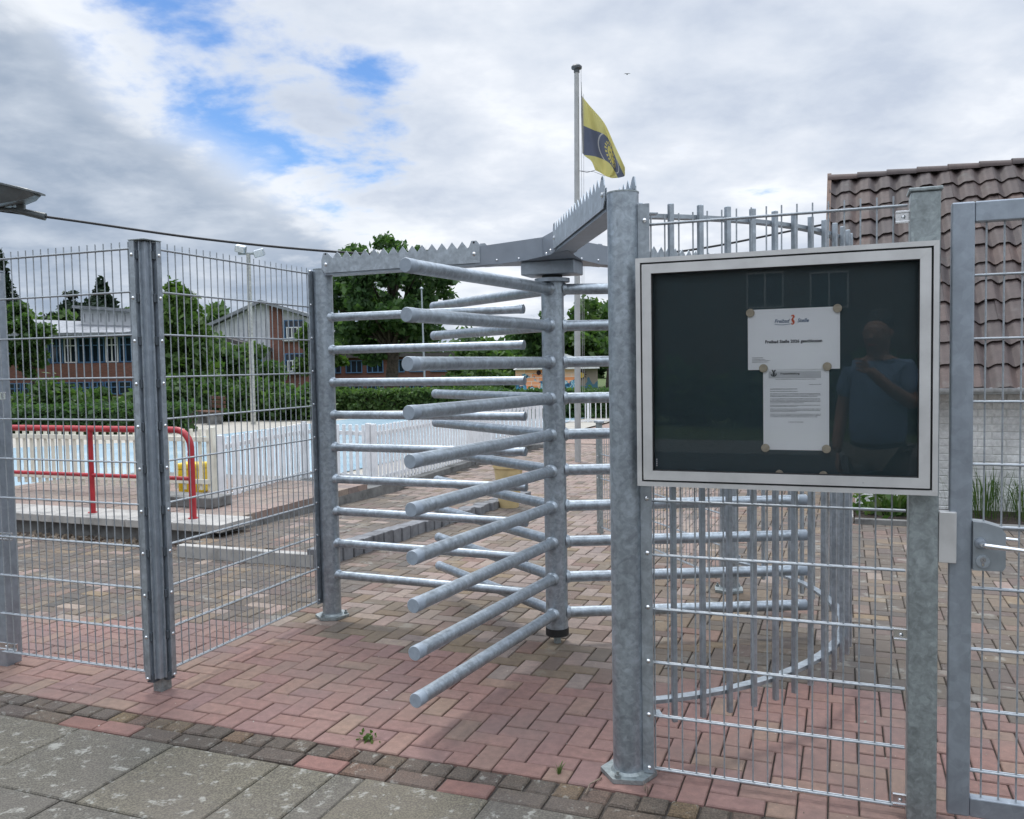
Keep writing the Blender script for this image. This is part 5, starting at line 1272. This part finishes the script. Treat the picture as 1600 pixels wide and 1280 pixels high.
V = [(0, 0, .95), (0, .01, 1.12), (0, .0, 1.32), (0, -.01, 1.46), (0, 0, 1.55), (0, .02, 1.63), (0, .03, 1.72), (0, .02, 1.80),
     (.17, -.01, 1.46), (.26, .05, 1.22), (.16, .26, 1.34), (.06, .36, 1.47), (-.17, -.01, 1.46), (-.25, -.02, 1.20), (-.26, .05, .97), (-.25, .07, .88),
     (.10, 0, .90), (.11, .01, .50), (.12, -.02, .08), (.13, .12, .035), (-.10, 0, .90), (-.11, .01, .50), (-.12, -.02, .08), (-.13, .12, .035)]
E_ = [(0, 1), (1, 2), (2, 3), (3, 4), (4, 5), (5, 6), (6, 7), (3, 8), (8, 9), (9, 10), (10, 11), (3, 12), (12, 13), (13, 14), (14, 15), (0, 16), (16, 17), (17, 18), (18, 19), (0, 20), (20, 21), (21, 22), (22, 23)]
RR = [(.16, .11), (.165, .125), (.17, .115), (.13, .09), .06, (.085, .10), (.098, .118), (.07, .09), .072, .05, .042, .034, .072, .05, .04, .034, .095, .062, .045, .04, .095, .062, .045, .04]
body = skin_body('body', V, E_, RR, SKIN, pe)
skin_body('shirt', [(0, 0, .86), (0, .01, 1.12), (0, 0, 1.32), (0, -.01, 1.46), (0, -.005, 1.515), (.17, -.01, 1.46), (.245, .03, 1.27), (-.17, -.01, 1.46), (-.24, -.015, 1.26)], [(0, 1), (1, 2), (2, 3), (3, 4), (3, 5), (5, 6), (3, 7), (7, 8)], [(.21, .16), (.205, .165), (.20, .145), (.15, .11), .078, .09, .08, .09, .08], SHIRT, pe)
skin_body('trousers', [(0, 0, .93), (.10, 0, .86), (.11, .01, .50), (.12, -.02, .06), (-.10, 0, .86), (-.11, .01, .50), (-.12, -.02, .06)], [(0, 1), (1, 2), (2, 3), (0, 4), (4, 5), (5, 6)], [(.18, .125), .11, .085, .075, .11, .085, .075], TROUSER, pe)
MB().lathe([(.176, .935), (.182, .94), (.182, .965), (.176, .97)], 24).build('belt', BLACK, pe).scale = (1.02, .74, 1)
skin_body('hair', [(0, -.045, 1.70), (0, -.015, 1.80), (0, .03, 1.845)], [(0, 1), (1, 2)], [(.092, .085), (.106, .118), (.085, .10)], HAIR, pe)
MB().path([(0, .125, 1.70), (0, .145, 1.672), (0, .128, 1.662)], [.010, .016, .010], 8).build('nose', SKIN, pe)
for s in (-1, 1):
    MB().lathe([(0, -.011), (.008, -.008), (.0115, 0), (.008, .008), (0, .011)], 10).build('eye', CABLE, pe, (s * .033, .108, 1.715))
    MB().path([(s * .082, .02, 1.735), (s * .094, .01, 1.71), (s * .083, .02, 1.675)], [.008, .014, .007], 8).build('ear', SKIN, pe)
MB().box((-.026, .112, 1.622), (.026, .122, 1.632), .003).build('mouth', INK_RED, pe)
for s, p in ((1, (.06, .36, 1.47)), (-1, (-.25, .07, .88))):
    for k in range(4):
        o_ = Vector(p)
        if s > 0: pts_ = [o_ + Vector((.00, .0, .02)), o_ + Vector((-.015 - k * .004, .035, .055 - k * .022)), o_ + Vector((-.045, .045, .06 - k * .022)), o_ + Vector((-.07 + k * .004, .04, .06 - k * .022))]
        else: pts_ = [o_, o_ + Vector((.002, -.03 + k * .02, -.07)), o_ + Vector((.012, -.03 + k * .02, -.11)), o_ + Vector((.026, -.028 + k * .02, -.145 + abs(k - 1.4) * .01))]
        MB().path(pts_, [.011, .0095, .009, .007], 8).build('finger', SKIN, pe)
    if s > 0: MB().path([o_, o_ + Vector((.0, .045, -.02)), o_ + Vector((-.03, .055, -.015))], [.013, .011, .008], 8).build('thumb', SKIN, pe)
    else: MB().path([o_, o_ + Vector((.02, .04, -.05)), o_ + Vector((.03, .05, -.085))], [.013, .011, .008], 8).build('thumb', SKIN, pe)
for s in (-1, 1): MB().box((s * .125 - .05, -.09, 0), (s * .125 + .05, .20, .075), .03).build('shoe', BLACK, pe)
ph = tag(MB().box((-.115, -.032, CH - .043), (.035, -.024, CH + .036), .003).build('smartphone', BLACK), 'dark smartphone held up by the photographer in the blue shirt', 'phone')
